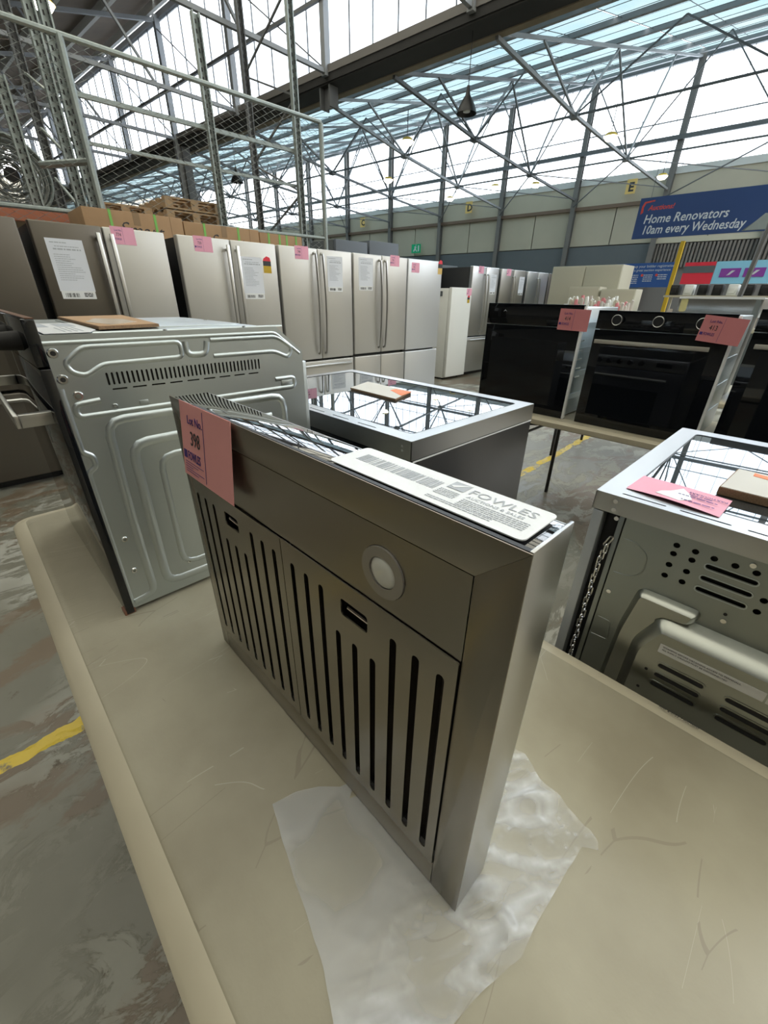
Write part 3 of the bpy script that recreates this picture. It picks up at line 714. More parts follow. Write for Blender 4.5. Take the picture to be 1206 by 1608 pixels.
Yv, Zv = Vector((0, 1, 0)), Vector((0, 0, 1)); XF = -4.0985
lot_tag((XF, 1.12, 1.705), Yv, Zv, .165, .115, '774', 'pink lot tag on the right door of the dark doored fridge')
lot_tag((XF, 1.74, 1.70), Yv, Zv, .16, .115, '730', 'pink lot tag on the third fridge, under the green strapped carton')
lot_tag((XF, 2.75, 1.705), Yv, Zv, .165, .115, '748', 'pink lot tag on the left door of the fridge with one wide drawer')
lot_tag((XF, 4.11, 1.71), Yv, Zv, .16, .115, '751', 'pink lot tag on the right door of the four door fridge')
lot_tag((XF, 4.50, 1.66), Yv, Zv, .15, .11, '752', 'pink lot tag on the narrow bluish fridge')
sheet((XF, .69, 1.33), Yv, Zv, .225, .38, 'large white sheet on the dark left door of a steel fridge')
sheet((XF, 2.15, 1.34), Yv, Zv, .215, .35, 'white sheet on the right door of the fridge with the yellow sticker')
sheet((XF, 3.15, 1.42), Yv, Zv, .21, .335, 'white sheet on the right door of the fridge with one wide drawer')
sheet((XF, 3.60, 1.44), Yv, Zv, .225, .33, 'white sheet on the upper left door of the four door fridge')
sheet((XF, .14, 1.44), Yv, Zv, .20, .33, 'white sheet at the left frame edge on the dark left fridge')

# second row behind: white freezer and more fridges
t = thing('upright_freezer', (-5.0, 6.7, 0), 'white upright freezer standing alone right of the steel fridge row', 'freezer')
MB().box(-5.62, -4.97, 6.43, 7.02, .03, 1.525).build('cabinet', WHITE, t, bevel=.006); MB().box(-4.96, -4.90, 6.43, 7.02, .05, 1.54).build('door', WHITE, t, bevel=.008)
for x, y in ((-5.5, 6.5), (-5.5, 6.95), (-5.02, 6.5), (-5.02, 6.95)): MB().cyl((x, y, 0), (x, y, .04), .02, 8).build('foot', BLACK, t)
m = MB().box(-5.35, -5.1, 6.424, 6.43, 1.40, 1.48); m.build('vent_panel', GREYP, t)
lot_tag((-4.898, 6.86, 1.42), Yv, Zv, .15, .11, '762', 'pink lot tag on the white upright freezer')
sticker(6.90, 1.30, .07, .09, YEL, 'energy sticker on the white upright freezer', x=-4.9)
row2 = [(7.06, 7.93, FRIDGE_B, 'french door fridge right behind the white freezer', '763'), (8.02, 8.95, FRIDGE, 'second french door fridge from the white freezer', '764'),
        (9.05, 9.95, FRIDGE_B, 'third french door fridge from the white freezer, with a hanging sheet', None), (10.0, 10.9, FRIDGE_D, 'dark grey fridge fourth from the white freezer, with yellow stickers', '765')]
for y0, y1, b_, lb, nm in row2:
    fridge(y0, y1, lb, b_, GREYCAB, 'bow', x=-4.95, top=1.89)
    if nm: lot_tag((-4.948, y0+.18, 1.78), Yv, Zv, .16, .115, nm, 'pink lot tag on the %s' % lb)
for y in (7.66, 8.72): sheet((-4.948, y, 1.45), Yv, Zv, .20, .33, 'white sheet hanging on the fridge at %s of the second row' % ('the left end' if y < 8 else 'the middle'))
t = thing('dark_fridge', (-4.9, 11.3, 0), 'plain charcoal fridge at the right end of the second row', 'fridge')
MB().box(-5.55, -4.95, 10.95, 11.6, .0, 1.86).build('cabinet', GREYP, t, bevel=.006); MB().box(-4.94, -4.88, 10.95, 11.6, .04, 1.86).build('door', GREYP, t, bevel=.006)
t = thing('dark_fridge', (-5.6, 6.2, 0), 'tall charcoal fridge seen from the side behind the white freezer', 'fridge')
MB().box(-6.40, -5.77, 6.55, 7.6, .0, 1.93).build('cabinet', GREYP, t, bevel=.006); MB().box(-5.76, -5.70, 6.55, 7.6, .04, 1.93).build('door', GREYP, t, bevel=.006)
for y0, y1, lb, zt in ((4.8, 5.5, 'grey panelled fridge rising behind the four door fridge', 2.17), (5.52, 6.25, 'blue grey fridge top rising behind the narrow fridge', 2.21)):
    t = thing('tall_fridge', (-6.4, (y0+y1)/2, 0), lb, 'fridge')
    MB().box(-6.7, -6.07, y0, y1, 0, zt).build('cabinet', GREYP, t, bevel=.006)
    MB().box(-6.06, -6.0, y0, y1-.03, .05, zt).build('door', mat('slate door', (.13, .15, .18), .5), t, bevel=.006)

# cartons behind the row, on a rack shelf
t = thing('rack_shelf', (-5.2, 2.3, 0), 'low storage shelf behind the fridges that carries the cartons', 'shelf')
MB().box(-5.46, -4.87, .9, 3.95, 1.36, 1.40).build('shelf_board', WOOD, t)
for x in (-5.4, -4.93):
    for y in (.97, 2.4, 3.88): MB().bar((x, y, 0), (x, y, 1.36), .05).build('leg', RACK, t)
for y0, y1, zt, lb, wd_ in ((1.155, 2.0, 2.03, 'long brown carton with two green straps, left of the row', True), (2.01, 2.83, 2.01, 'brown carton with two green straps, middle of the row', True), (2.84, 3.40, 1.995, 'brown carton with close set green straps, right end', False)):
    t = thing('carton', (-5.1, (y0+y1)/2, 1.40), lb, 'box', 'strapped cartons above the fridges')
    MB().box(-5.42, -4.90, y0, y1, 1.40, zt).build('box', CARD, t, bevel=.004)
    n = 2
    st = (.25, .70) if wd_ else (.2, .45, .62, .85)
    for q_ in st:
        y = y0+(y1-y0)*q_
        m = MB().box(-4.9, -4.897, y-.011, y+.011, 1.40, zt+.002).box(-5.42, -4.897, y-.011, y+.011, zt, zt+.003); m.build('strap', GREEN, t)
    if wd_:
        text('Smart', .16, INKK, t, FX(-4.9), (y0+(y1-y0)*.30, 1.84 if y0 < 2 else 1.82), shear=.4, bold=-.001)
        MB().box(-4.9, -4.8985, y0+(y1-y0)*.47, y0+(y1-y0)*.54, zt-.10, zt).build('tape', mat('brown tape', (.30, .19, .10), .4), t)
    MB().box(-4.9, -4.8992, y0+(y1-y0)*.86, y0+(y1-y0)*.865, 1.40, zt).build('seam', CARDE, t)
m = MB()

# chain link cage fence
fx = -5.55
t = thing('cage_fence', (fx, 2.6, 0), 'galvanised chain link cage fence behind the fridges', 'fence')
for y in (-.9, 1.49, 4.26):
    MB().tube([(fx, y, 0), (fx, y, 3.33)], .032, 8).build('post', RACK, t)
MB().tube([(fx, -1.6, 3.32), (fx, 4.26, 3.34)], .024, 8).build('top_rail', RACK, t)
MB().tube([(fx, -1.6, 2.02), (fx, 4.26, 2.10)], .02, 8).build('lower_rail', RACK, t)
MB().tube([(fx, 1.49, 2.48), (fx-.35, 1.15, 2.45)], .03, 8).build('stub_rail', RACK, t)
m = MB(); p_ = .055; k = 0; y = -1.5
while y < 4.22:
    pts = []; z = 1.95; i = 0
    while z < 3.32: pts.append((fx+(.003 if (i+k) % 2 else -.003), min(4.25, y+(p_/2 if (i+k) % 2 else -p_/2)), z)); z += p_*.55; i += 1
    m.tube(pts, .0032, 3); y += p_/1.0; k += 1
tag(m.build('wire_mesh', WIRE, t), kind='stuff')
# pallet racking
def upright(x, y, h, label, lean=0, dark=False):
    t = thing('rack_upright', (x, y, 0), label, 'racking', 'perforated racking uprights')
    fr_ = [(-.045, -.03), (.045, -.03), (.045, .03), (.03, .03), (.03, -.018), (-.03, -.018), (-.03, .03), (-.045, .03)]
    MB().prism([(b, a) for a, b in fr_], (x, y, .01), (1, 0, 0), (0, 1, 0), (0, 0, 1), h-.01).build('post', TRUSS if dark else RACK, t)
    m = MB(); z = 1.7
    while z < h-.04:
        m.box(x+.028, x+.031, y-.026, y-.012, z, z+.035).box(x+.028, x+.031, y+.012, y+.026, z+.02, z+.055); z += .075
    tag(m.build('perforations', VOID, t), kind='stuff')
    MB().box(x-.08, x+.08, y-.05, y+.05, 0, .012).build('foot_plate', RACK, t)
for a in ((-6.0, 1.43, 4.5, 'rack upright just left of the fence post, front one of the pair'), (-6.0, 1.545, 4.6, 'rack upright just left of the fence post, rear one of the pair'),
          (-6.0, 1.05, 3.08, 'short rack upright at the left edge, above the wire coils'), (-6.0, 2.98, 4.05, 'rack upright whose top ends below the roof truss'),
          (-6.0, 4.20, 4.7, 'tall pale rack upright beside the fence end post')): upright(*a)
for a in ((-7.2, 1.50, 4.6, 'dark rack upright with zigzag bracing near the left edge'), (-7.2, 4.22, 5.2, 'dark rack upright between the two pale ones')): upright(*a, dark=True)
def beam(p0, p1, label, m_=RACK, wd=.04, sup=None):
    o = MB().bar(p0, p1, wd).build('rack_beam', m_, org=p0); tag(o, label, 'beam'); return o
t = thing('rack_bracing', (-6.6, 1.2, 0), 'zigzag braces between the left rack uprights', 'racking')
for i in range(6):
    z = 1.7+i*.45; MB().bar((-6.06, 1.43, z), (-7.14, 1.50, z+.42), .022).build('brace', RACK, t)
t = thing('rack_bracing', (-6.6, 4.2, 0), 'zigzag braces between the right rack uprights', 'racking')
for i in range(6):
    z = 1.7+i*.5; MB().bar((-6.06, 4.2, z+(.42 if i % 2 else 0)), (-7.14, 4.22, z+(0 if i % 2 else .42)), .022).build('brace', TRUSS, t)
beam((-6.05, 1.43, 3.10), (-6.05, 4.20, 3.12), 'upper rail of the racking running behind the chain link')
beam((-6.05, 1.43, 2.73), (-6.05, 4.20, 2.74), 'middle rail of the racking running behind the chain link', wd=.03)
beam((-5.85, -1.2, 2.02), (-5.85, 1.43, 2.02), 'orange rack beam under the wire coils', TERRA, .10)
MB()
t = thing('rack_deck', (-6.4, 0, 0), 'rack deck that carries the pallets behind the fence', 'shelf')
MB().box(-6.95, -6.06, 1.62, 3.4, 2.10, 2.15).build('deck_board', WOOD, t)
for x in (-6.85, -6.12):
    for y in (1.68, 3.3): MB().bar((x, y, 0), (x, y, 2.10), .05).build('leg', RACK, t)
t = thing('rack_deck', (-6.4, 0, 0), 'rack deck that carries the wire coils behind the fence', 'shelf')
MB().box(-6.95, -6.06, -1.3, 1.36, 2.01, 2.055).build('deck_board', WOOD, t)
for x in (-6.85, -6.12):
    for y in (-1.2, 1.28): MB().bar((x, y, 0), (x, y, 2.01), .05).build('leg', RACK, t)
# wire coils
def coil(cx, cy, cz, r0, r1, wd, label, n=34):
    t = thing('wire_coil', (cx, cy, cz-r1), label, 'wire coil')
    m = MB()
    for i in range(n):
        rr = r0+(r1-r0)*random.random()**.7; dx = random.uniform(-wd/2, wd/2); ph = random.random()*6
        pts = [(cx+dx+random.uniform(-.012, .012), cy+rr*math.cos(ph+2*math.pi*j/22)*(1+random.uniform(-.02, .02)), cz+rr*math.sin(ph+2*math.pi*j/22)*(1+random.uniform(-.02, .02))) for j in range(22)]
        m.tube(pts, .005, 4, closed=True)
    tag(m.build('strands', WIRE, t), kind='stuff')
    m = MB()
    for i in range(10):
        dx = -wd/2+wd*i/9
        m.tube([(cx+dx, cy+r1*1.03*math.cos(2*math.pi*j/26), cz+r1*1.03*math.sin(2*math.pi*j/26)) for j in range(26)], .012, 5, closed=True)
    m.build('outer_wrap', RACK, t)
    MB().cyl((cx+wd/2, cy, cz), (cx+wd/2-.05, cy, cz), r0*1.0, 20).build('core', VOID, t)
    return t
coil(-6.4, .95, 2.392, .06, .31, .34, 'large coil of galvanised wire at the left edge behind the fence', 60)
coil(-6.45, .25, 2.362, .06, .28, .34, 'second wire coil cut off by the left picture edge', 40)
# pallets
def pallet(x0, y0, z0, L, D, label, layers=1):
    t = thing('pallet', (x0, y0, z0), label, 'pallet')
    for k in range(layers):
        z = z0+k*.13
        for i in range(3): MB().box(x0, x0+D, y0+(L-.09)*i/2, y0+(L-.09)*i/2+.09, z+.018, z+.10).build('block_rail', WOOD, t)
        for i in range(5):
            x = x0+(D-.1)*i/4
            MB().box(x, x+.1, y0, y0+L, z+.10, z+.118).build('deck_slat', WOOD, t)
            MB().box(x, x+.1, y0, y0+L, z, z+.018).build('base_slat', WOOD, t)
pallet(-7.02, 2.33, 2.15, .70, .92, 'pair of stacked wooden pallets above the cartons', 2)
pallet(-6.9, 1.62, 2.15, .58, .7, 'small tilted stack of pallet wood left of the pallets')

# ================================================================ near table
tx0, tx1, ty0, ty1, TZ = -1.62, .90, -.045, .705, .74
def table_top(t, x0, x1, y0, y1, z, rim=True):
    m = MB(); rings = []
    for ins, zz in ((.036, z), (.033, z-.0015), (.007, z-.0045), (0, z-.011), (0, z-.036), (.008, z-.042)):
        ring = rrect(x0+ins, x1-ins, y0+ins, y1-ins, .055-ins, 6); rings.append([(a, b, zz) for a, b in ring])
    n = len(rings[0])
    def shell(rs, cap0, cap1, nm, mm):
        m = MB()
        for r_ in rs: m.v += [Vector(q) for q in r_]
        for i in range(len(rs)-1):
            for j in range(n): m.f.append((i*n+j, i*n+(j+1) % n, (i+1)*n+(j+1) % n, (i+1)*n+j))
        if cap0: m.f.append(tuple(range(n)))
        if cap1: m.f.append(tuple(range((len(rs)-1)*n, len(rs)*n))[::-1])
        return m.build(nm, mm, t)
    shell(rings[1:], False, True, 'edge_rim', RIMM)
    return shell(rings[:2], True, False, 'table_top', TABLE)
RIMM = mat('worn tan rim', (.46, .415, .31), .42, var=.08, vscale=9)
t = thing('folding_table', (-.4, .33, 0), 'long scuffed beige folding table that carries the oven and range hood', 'table')
table_top(t, tx0, tx1, ty0, ty1, TZ)
for x in (-1.30, .58):
    for y in (.06, .60): MB().tube([(x, y, 0), (x, y, .69)], .014, 10).build('leg', BLACK, t)
    MB().tube([(x, .06, .12), (x, .60, .12)], .010, 8).build('cross_bar', BLACK, t)
MB().box(-1.5, .8, .03, .05, .675, .698).build('apron_rail', BLACK, t); MB().box(-1.5, .8, .61, .63, .675, .698).build('apron_rail', BLACK, t)

text('FOW  #101-2.5  7 AUCTIONS', .0075, INKK, t, FZ(.7401), (.002, .6895), name='marker_writing', shear=.2, sx=.62)

# ================================================================ range hood
hx0, hx1, hz0, hz1, hy, hb = -.674, -.083, .7425, 1.240, .209, .268
t = thing('range_hood', ((hx0+hx1)/2, (hy+hb)/2, hz0), 'stainless steel range hood standing on edge with slotted filters and a lamp', 'range hood')
m = MB().box(hx0+.0015, hx1-.0015, hb-.003, hb, hz0, hz1-.004)
m.box(hx0+.0015, hx0+.004, hy+.004, hb, hz0, hz1-.004).box(hx0+.0015, hx1-.0015, hy+.004, hb, hz0, hz0+.002)
m.box(hx0+.005, hx1-.005, hy+.02, hy+.022, hz0+.01, hz1-.03)
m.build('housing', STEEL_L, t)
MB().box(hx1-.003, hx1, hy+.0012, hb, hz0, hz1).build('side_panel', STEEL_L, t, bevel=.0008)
MB().box(hx0+.001, hx1-.0035, hy+.006, hb-.001, hz1-.010, hz1-.0035).build('glass_top', SMOKE, t, bevel=.001)
MB().box(hx0+.08, hx1-.003, hy+.0015, hy+.0055, hz1-.010, hz1-.0005).build('front_lip', BLACK, t)
xi0, xi1, zi0, zi1 = -.646, -.120, .790, 1.2035
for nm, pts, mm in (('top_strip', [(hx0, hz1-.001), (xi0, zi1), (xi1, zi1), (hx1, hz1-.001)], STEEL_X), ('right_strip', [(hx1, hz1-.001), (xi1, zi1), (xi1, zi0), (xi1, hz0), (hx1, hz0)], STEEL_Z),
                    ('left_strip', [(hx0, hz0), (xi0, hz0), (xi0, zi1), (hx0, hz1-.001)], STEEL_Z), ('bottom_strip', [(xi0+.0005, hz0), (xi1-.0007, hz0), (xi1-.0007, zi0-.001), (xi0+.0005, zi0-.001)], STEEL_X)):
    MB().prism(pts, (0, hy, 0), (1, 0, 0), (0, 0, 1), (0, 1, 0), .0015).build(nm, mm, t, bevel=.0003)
lx, lz = -.211, 1.158
fr = ((0, hy+.0018, 0), (1, 0, 0), (0, 0, 1), (0, -1, 0))
plate('light_panel', [(xi0+.001, 1.1185), (xi1-.0012, 1.1185), (xi1-.0012, zi1-.0012), (xi0+.001, zi1-.0012)], [circ(lx, lz, .0268, 36)], fr, .0012, STEEL_X, t)
ring = plate('lamp_ring', circ(lx, lz, .0262, 36), [circ(lx, lz, .0165, 28)], ((0, hy+.0008, 0), (1, 0, 0), (0, 0, 1), (0, -1, 0)), .0022, LAMPD, t)
tag(ring, 'dull satin ring around the lamp')
m = MB(); n = 28
for i, (rr, dy) in enumerate(((.0165, 0), (.014, -.0018), (.009, -.0030), (.004, -.0034))):
    for j in range(n): m.v.append(Vector((lx+rr*math.cos(2*math.pi*j/n), hy+.001+dy, lz+rr*math.sin(2*math.pi*j/n))))
for i in range(3):
    for j in range(n): m.f.append((i*n+j, i*n+(j+1) % n, (i+1)*n+(j+1) % n, (i+1)*n+j))
m.f.append(tuple(range(3*n, 4*n))); tag(m.build('lamp_lens', LAMPG, t), 'pale frosted round lamp lens')
MB().cyl((lx, hy+.004, lz), (lx, hy+.02, lz), .02, 20).build('lamp_socket', VOID, t)
def hood_filter(xs, x0, x1, zt):
    holes = []
    for i, x in enumerate(xs):
        top = 1.092 if i % 9 in (0, 1, 2, 6, 7, 8) else 1.044
        holes.append(stadium(x+.0005, (top+.808)/2, .0088, top-.808, 5))
    lc = xs[4]; lw = .042
    holes.append(rrect(lc-lw/2, lc+lw/2, 1.073, 1.095, .004, 3))
    f = plate('grease_filter', [(x0, zi0+.001), (x1, zi0+.001), (x1, zt), (x0, zt)], holes, ((0, hy-.0004, 0), (1, 0, 0), (0, 0, 1), (0, -1, 0)), .0016, STEEL_Z, t)
    f.location.y += 0
    MB().box(x0+.004, x1-.004, hy+.010, hy+.014, zi0+.004, zt-.004).build('mesh_core', MESHF, f)
    # folded channel walls seen inside each slot
    m = MB()
    for i, x in enumerate(xs):
        top = 1.092 if i % 9 in (0, 1, 2, 6, 7, 8) else 1.044
        m.box(x-.0050, x-.0046, hy+.0008, hy+.0095, .812, top-.004)
        m.box(x+.0056, x+.0060, hy+.0008, hy+.0095, .812, top-.004)
    for wq in [m]: tag(m.build('slot_walls', STEEL_Z, f), kind='stuff')
    lt = MB().box(lc-lw/2+.002, lc+lw/2-.002, hy+.0035, hy+.006, 1.071, 1.083).tube([(lc-.014, hy+.003, 1.083), (lc+.018, hy+.003, 1.083)], .0022, 8)
    lt.build('latch', CHROME, f, bevel=0)
    MB().box(lc-lw/2-.001, lc+lw/2+.001, hy+.0070, hy+.0095, 1.070, 1.098).build('latch_recess', VOID, f)
    return f
hood_filter([-.636+.0288*i for i in range(9)], xi0+.0005, -.3865, 1.1165)
hood_filter([-.3635+.0282*i for i in range(9)], -.3850, xi1-.0015, 1.1172)

# pink tag hung on the hood, label on its top
lot_tag((-.628, .1935, 1.133), (1, 0, 0), Vector((0, .0128, .108)), .158, .109, '398', 'salmon pink lot tag 398 hanging from the top edge of the range hood', PINK, group=None, big=True)
MB()
o_ = Vector((-.293, .217, 1.2400)); t = thing('barcode_label', o_, 'long white label with barcode and grey lettering on top of the range hood', 'label')
L_, D_ = .199, .0505
bez = rrect(0, L_, 0, D_, .005, 4)
frl = (o_, Vector((1, 0, .0)), Vector((0, 1, 0)), Vector((0, 0, 1)))
MB().prism(bez, o_-Vector((0, 0, .0006)), (1, 0, 0), (0, 1, 0), (0, 0, 1), .0010).build('label_sheet', LABEL, t)
frl = (o_+Vector((0, 0, .0004)), frl[1], frl[2], frl[3])
barcode(t, frl, .016, .108, .020, .036, INKG, n=46, t=.0001)
text('FOWLES', .0135, INKG, t, frl, (.133, .0325), t=.0001, sx=1.12)
text('AUCTIONS & SALES', .0052, INKG, t, frl, (.137, .0255), t=.0001, sx=1.05)
m = MB(); m.prism([(.114, .0315), (.130, .0315), (.130, .0455), (.114, .0455)], frl[0]+Vector((0, 0, .0003)), frl[1], frl[2], frl[3], .0001); m.build('logo', INKG, t)
m = MB(); m.prism([(.115, .036), (.119, .034), (.129, .044), (.1305, .0455), (.122, .041), (.118, .038)], frl[0]+Vector((0, 0, .0005)), frl[1], frl[2], frl[3], .0001); m.build('logo_tick', LABEL, t)
ruled(t, frl, [(.112, .131, .026-.0024*i, .0009) for i in range(5)]+[(.137, .192, .0215-.0026*i, .001) for i in range(5)]+[(.112, .17, .009-.0026*i, .001) for i in range(2)], INKG, t=.0001)

# crumpled clear bag under the hood
bag_o = [(-.331, .117), (-.322, .150), (-.305, .178), (-.284, .200), (-.276, .222), (-.262, .2), (-.24, .25), (-.20, .30), (-.16, .37), (-.140, .430), (-.118, .437), (-.085, .420), (-.04, .412), (.006, .402), (.010, .392), (-.006, .380), (-.009, .330), (-.012, .26),
         (-.010, .232), (-.026, .178), (-.034, .140), (-.040, .105), (-.060, .06), (-.085, .022), (-.095, .018), (-.112, .055), (-.15, .071), (-.20, .084), (-.27, .1)]
def inside(x, y, P):
    c = False; j = len(P)-1
    for i in range(len(P)):
        if (P[i][1] > y) != (P[j][1] > y) and x < (P[j][0]-P[i][0])*(y-P[i][1])/(P[j][1]-P[i][1])+P[i][0]: c = not c
        j = i
    return c
pts2 = []
for i in range(len(bag_o)):
    a, b = Vector(bag_o[i]), Vector(bag_o[(i+1) % len(bag_o)]); n = max(1, int((b-a).length/.006))
    for k in range(n):
        q = a+(b-a)*k/n; w_ = noise.noise(Vector((q.x*40, q.y*40, 3)))*.0008; pts2.append(Vector((q.x+w_, q.y+w_)))
nb = len(pts2); step = .0052
yy = .015; row = 0
while yy < .44:
    xx = -.335+(row % 2)*step/2
    while xx < .012:
        if inside(xx, yy, [tuple(q) for q in bag_o]) and min((Vector((xx, yy))-q).length for q in pts2[:nb]) > .0035: pts2.append(Vector((xx, yy)))
        xx += step
    yy += step*.87; row += 1
vs_, ed_, fs_, *_ = geometry.delaunay_2d_cdt(pts2, [(i, (i+1) % nb) for i in range(nb)], [], 1, 1e-5)
def crumple(x, y, k):
    under = max(0, 1-max(0, abs(y-.238)-.034)/.012) if hx0 < x < hx1+.004 else max(0, 1-max(abs(y-.238)-.034, x-hx1)/.014) if x < hx1+.02 else 0
    g = min(1, max(0, (x+.16)/.10))*min(1, max(.25, (y-.03)/.14))
    if y > .3: g = max(g, .8)
    ca, sa = math.cos(.9), math.sin(.9); p_, q_ = x*ca+y*sa, -x*sa+y*ca
    r1 = noise.noise(Vector((p_*7, q_*20, k))); r2 = noise.noise(Vector((p_*14+r1*1.5, q_*34-r1, 7+k))); r3 = noise.noise(Vector((x*60+r2*3, y*60, 2)))
    c1 = max(0, 1-abs(r1)*6)**1.6; c2 = max(0, 1-abs(r2)*6)**1.6; c3 = max(0, 1-abs(r3)*5)
    h = .0008+.0010*(.5+r1)*(1-g)+.0004*c2*(1-g)+g*(.006*c1+.0028*c2+.0007*c3+.003*(.5+r1))
    return .0010+max(0, h)*(1-under)
def film_opacity(x, y):
    ca, sa = math.cos(.9), math.sin(.9); p_, q_ = x*ca+y*sa, -x*sa+y*ca
    r1 = noise.noise(Vector((p_*8, q_*22, 4))); r2 = noise.noise(Vector((p_*20+r1, q_*50, 9))); r4 = noise.noise(Vector((x*25, y*25, 1)))
    left = .44+.08*r1
    dd = min(x+.275, -.165-x, y-.095, .190-y)+.012*r4
    left -= .20*min(1, max(0, (dd+.004)/.02))
    if abs((x+.105)-(.13-y)*.35) < .016 and y < .15: left += .14
    right = .16+.45*max(0, 1-abs(r1)*4.5)**1.5+.22*max(0, 1-abs(r2)*4)**2
    a = min(1, max(0, (x+.15)/.08)) if y < .24 else 1
    return max(.10, min(.75, left*(1-a)+right*a))
m = MB(); m.v = [Vector((q.x, q.y, TZ+crumple(q.x, q.y, 0)+.0)) for q in vs_]; m.f = [tuple(f) for f in fs_]
bag = m.build('plastic_bag', FILM, org=(-.15, .15, TZ)); tag(bag, 'crumpled clear plastic bag lying on the table under the range hood', 'bag')
for f in bag.data.polygons: f.use_smooth = True
at = bag.data.attributes.new('film', 'FLOAT', 'POINT')
for i, v in enumerate(bag.data.vertices): at.data[i].value = film_opacity(v.co.x-.15, v.co.y+.15)

# ================================================================ built-in oven standing on the near table
X0, X1 = -1.455, -.895
t = thing('built_in_oven', (-1.17, .35, TZ), 'galvanised built-in oven standing on the table with its side to the camera', 'oven')
side = [(.106, .753), (.598, .753), (.598, 1.255), (.533, 1.311), (.106, 1.311)]
MB().prism(side, (X1-.006, 0, 0), (0, 1, 0), (0, 0, 1), (-1, 0, 0), X1-.006-X0).build('casing', GALV, t, bevel=.004)
holes = [stadium(.181+.00836*i, 1.237, .0036, .022, 3) for i in range(37)]+[stadium(.196+.0338*i, 1.2185, .025, .0026, 3) for i in range(9)]
sd = plate('side_panel', [(.104, .750), (.600, .750), (.600, 1.257), (.534, 1.313), (.104, 1.313)], holes, ((X1-.0015, 0, 0), (0, 1, 0), (0, 0, 1), (1, 0, 0)), .0015, GALV, t)
MB().box(X1-.0055, X1-.0035, .172, .495, 1.212, 1.252).build('vent_backing', VOID, sd)  # black sheet paints the shade seen through the side slots
def rib(pts, wd=.012, h=.003, closed=False, r_=.02):
    wd *= 1.45; h *= .8
    q = fillet([(X1, a, b) for a, b in pts], r_, 3, closed)
    return MB().ridge(q, (1, 0, 0), wd, h, closed).build('pressed_rib', RIB, sd)
rib([(.125, 1.269), (.156, 1.292), (.319, 1.292), (.319, 1.264), (.180, 1.262), (.150, 1.245), (.130, 1.254)], .007, .0025, True, .01)
rib([(.329, 1.292), (.329, 1.267), (.366, 1.266), (.372, 1.290)], .009, .003, False, .02)
rib([(.380, 1.292), (.533, 1.292), (.573, 1.266), (.561, 1.245), (.524, 1.261), (.382, 1.261)], .007, .0025, False, .012)
rib([(.520, 1.199), (.572, 1.199), (.572, 1.177), (.119, 1.177), (.119, 1.199), (.16, 1.202)], .008, .003, False, .012)
rib([(.536, .98), (.536, 1.160), (.159, 1.164), (.153, .957), (.153, .770), (.110, .764)], .012, .0035, False, .03)
rib([(.50, 1.115), (.189, 1.113), (.184, .780), (.50, .774)], .014, .004, False, .03)
rib([(.46, 1.077), (.233, 1.077), (.228, .812), (.46, .808)], .010, .003, False, .03)
rib([(.107, 1.228), (.107, 1.114), (.121, 1.106), (.122, 1.084), (.106, 1.075), (.104, .765)], .008, .003, False, .008)
rib([(.104, 1.300), (.53, 1.300), (.592, 1.252)], .006, .002, False, .01)
for y, z, r_, kd in ((.1135, 1.285, .0095, 1), (.1150, 1.243, .0095, 1), (.1290, 1.2135, .0095, 0), (.180, 1.188, .006, 0), (.128, .920, .007, 0), (.127, .842, .007, 0), (.240, .813, .005, 0)):
    s_ = MB().cyl((X1-.001, y, z), (X1+.0022, y, z), r_, 20, r_*.72).build('screw', CHROME, sd)
    MB().cyl((X1+.001, y, z), (X1+.0028, y, z), r_*.42, 14).build('screw_hole' if kd else 'screw_head', VOID if kd else GALV_D, s_)
MB().box(X1-.0005, X1+.0015, .222, .238, 1.184, 1.193).build('tab', GALV, sd, bevel=.0006)
MB().box(X1-.0005, X1+.0015, .535, .565, 1.183, 1.195).build('tab', GALV, sd, bevel=.0006)
MB().box(X0+.03, X1-.035, .600, .634, .775, 1.228).build('rear_box', GALV, t, bevel=.003)
m = MB(); m.ridge(fillet([(X0+.02, .12, 1.311), (X1-.035, .12, 1.311), (X1-.035, .57, 1.311)], .02), (0, 0, 1), .01, .0025); m.build('top_rib', RIB, t)
MB().prism(rrect(X0+.06, X1-.12, .20, .52, .03), (0, 0, 1.310), (1, 0, 0), (0, 1, 0), (0, 0, 1), .003).build('top_pressing', GALV, t, bevel=.001)
for x, y in ((-.93, .13), (-.92, .47), (-1.2, .505), (-.905, .30)): MB().cyl((x, y, 1.310), (x, y, 1.3145), .004, 10).build('screw', CHROME, t)
dr = MB().box(X0-.02, X1+.004, .088, .104, .742, 1.262).build('door', BLACKGL, t, bevel=.002)
MB().box(X0-.012, X1-.004, .1045, .1062, .76, 1.25).build('door_liner', BLACK, dr)
MB().box(X0-.02, X1+.004, .086, .104, 1.265, 1.337).build('control_panel', BLACKGL, t, bevel=.002)
MB().box(X0-.02, X1+.003, .092, .1035, 1.3372, 1.3385).build('panel_edge', mat('brown trim', (.16, .08, .05), .3), t)
for x in (-.98, -1.17, -1.36): MB().cyl((x, .086, 1.300), (x, .052, 1.300), .016, 24, .014).build('knob', VOID, t)
h = MB().box(-1.43, -.925, .034, .041, 1.166, 1.188)
for x in (-1.43, -.940): h.box(x, x+.015, .041, .088, 1.166, 1.188)
h.build('handle', STEEL_L, dr, bevel=.001)
MB().box(X1-.02, X1+.003, .084, .106, .741, .752).build('corner_foot', mat('rust trim', (.22, .10, .06), .6), t)
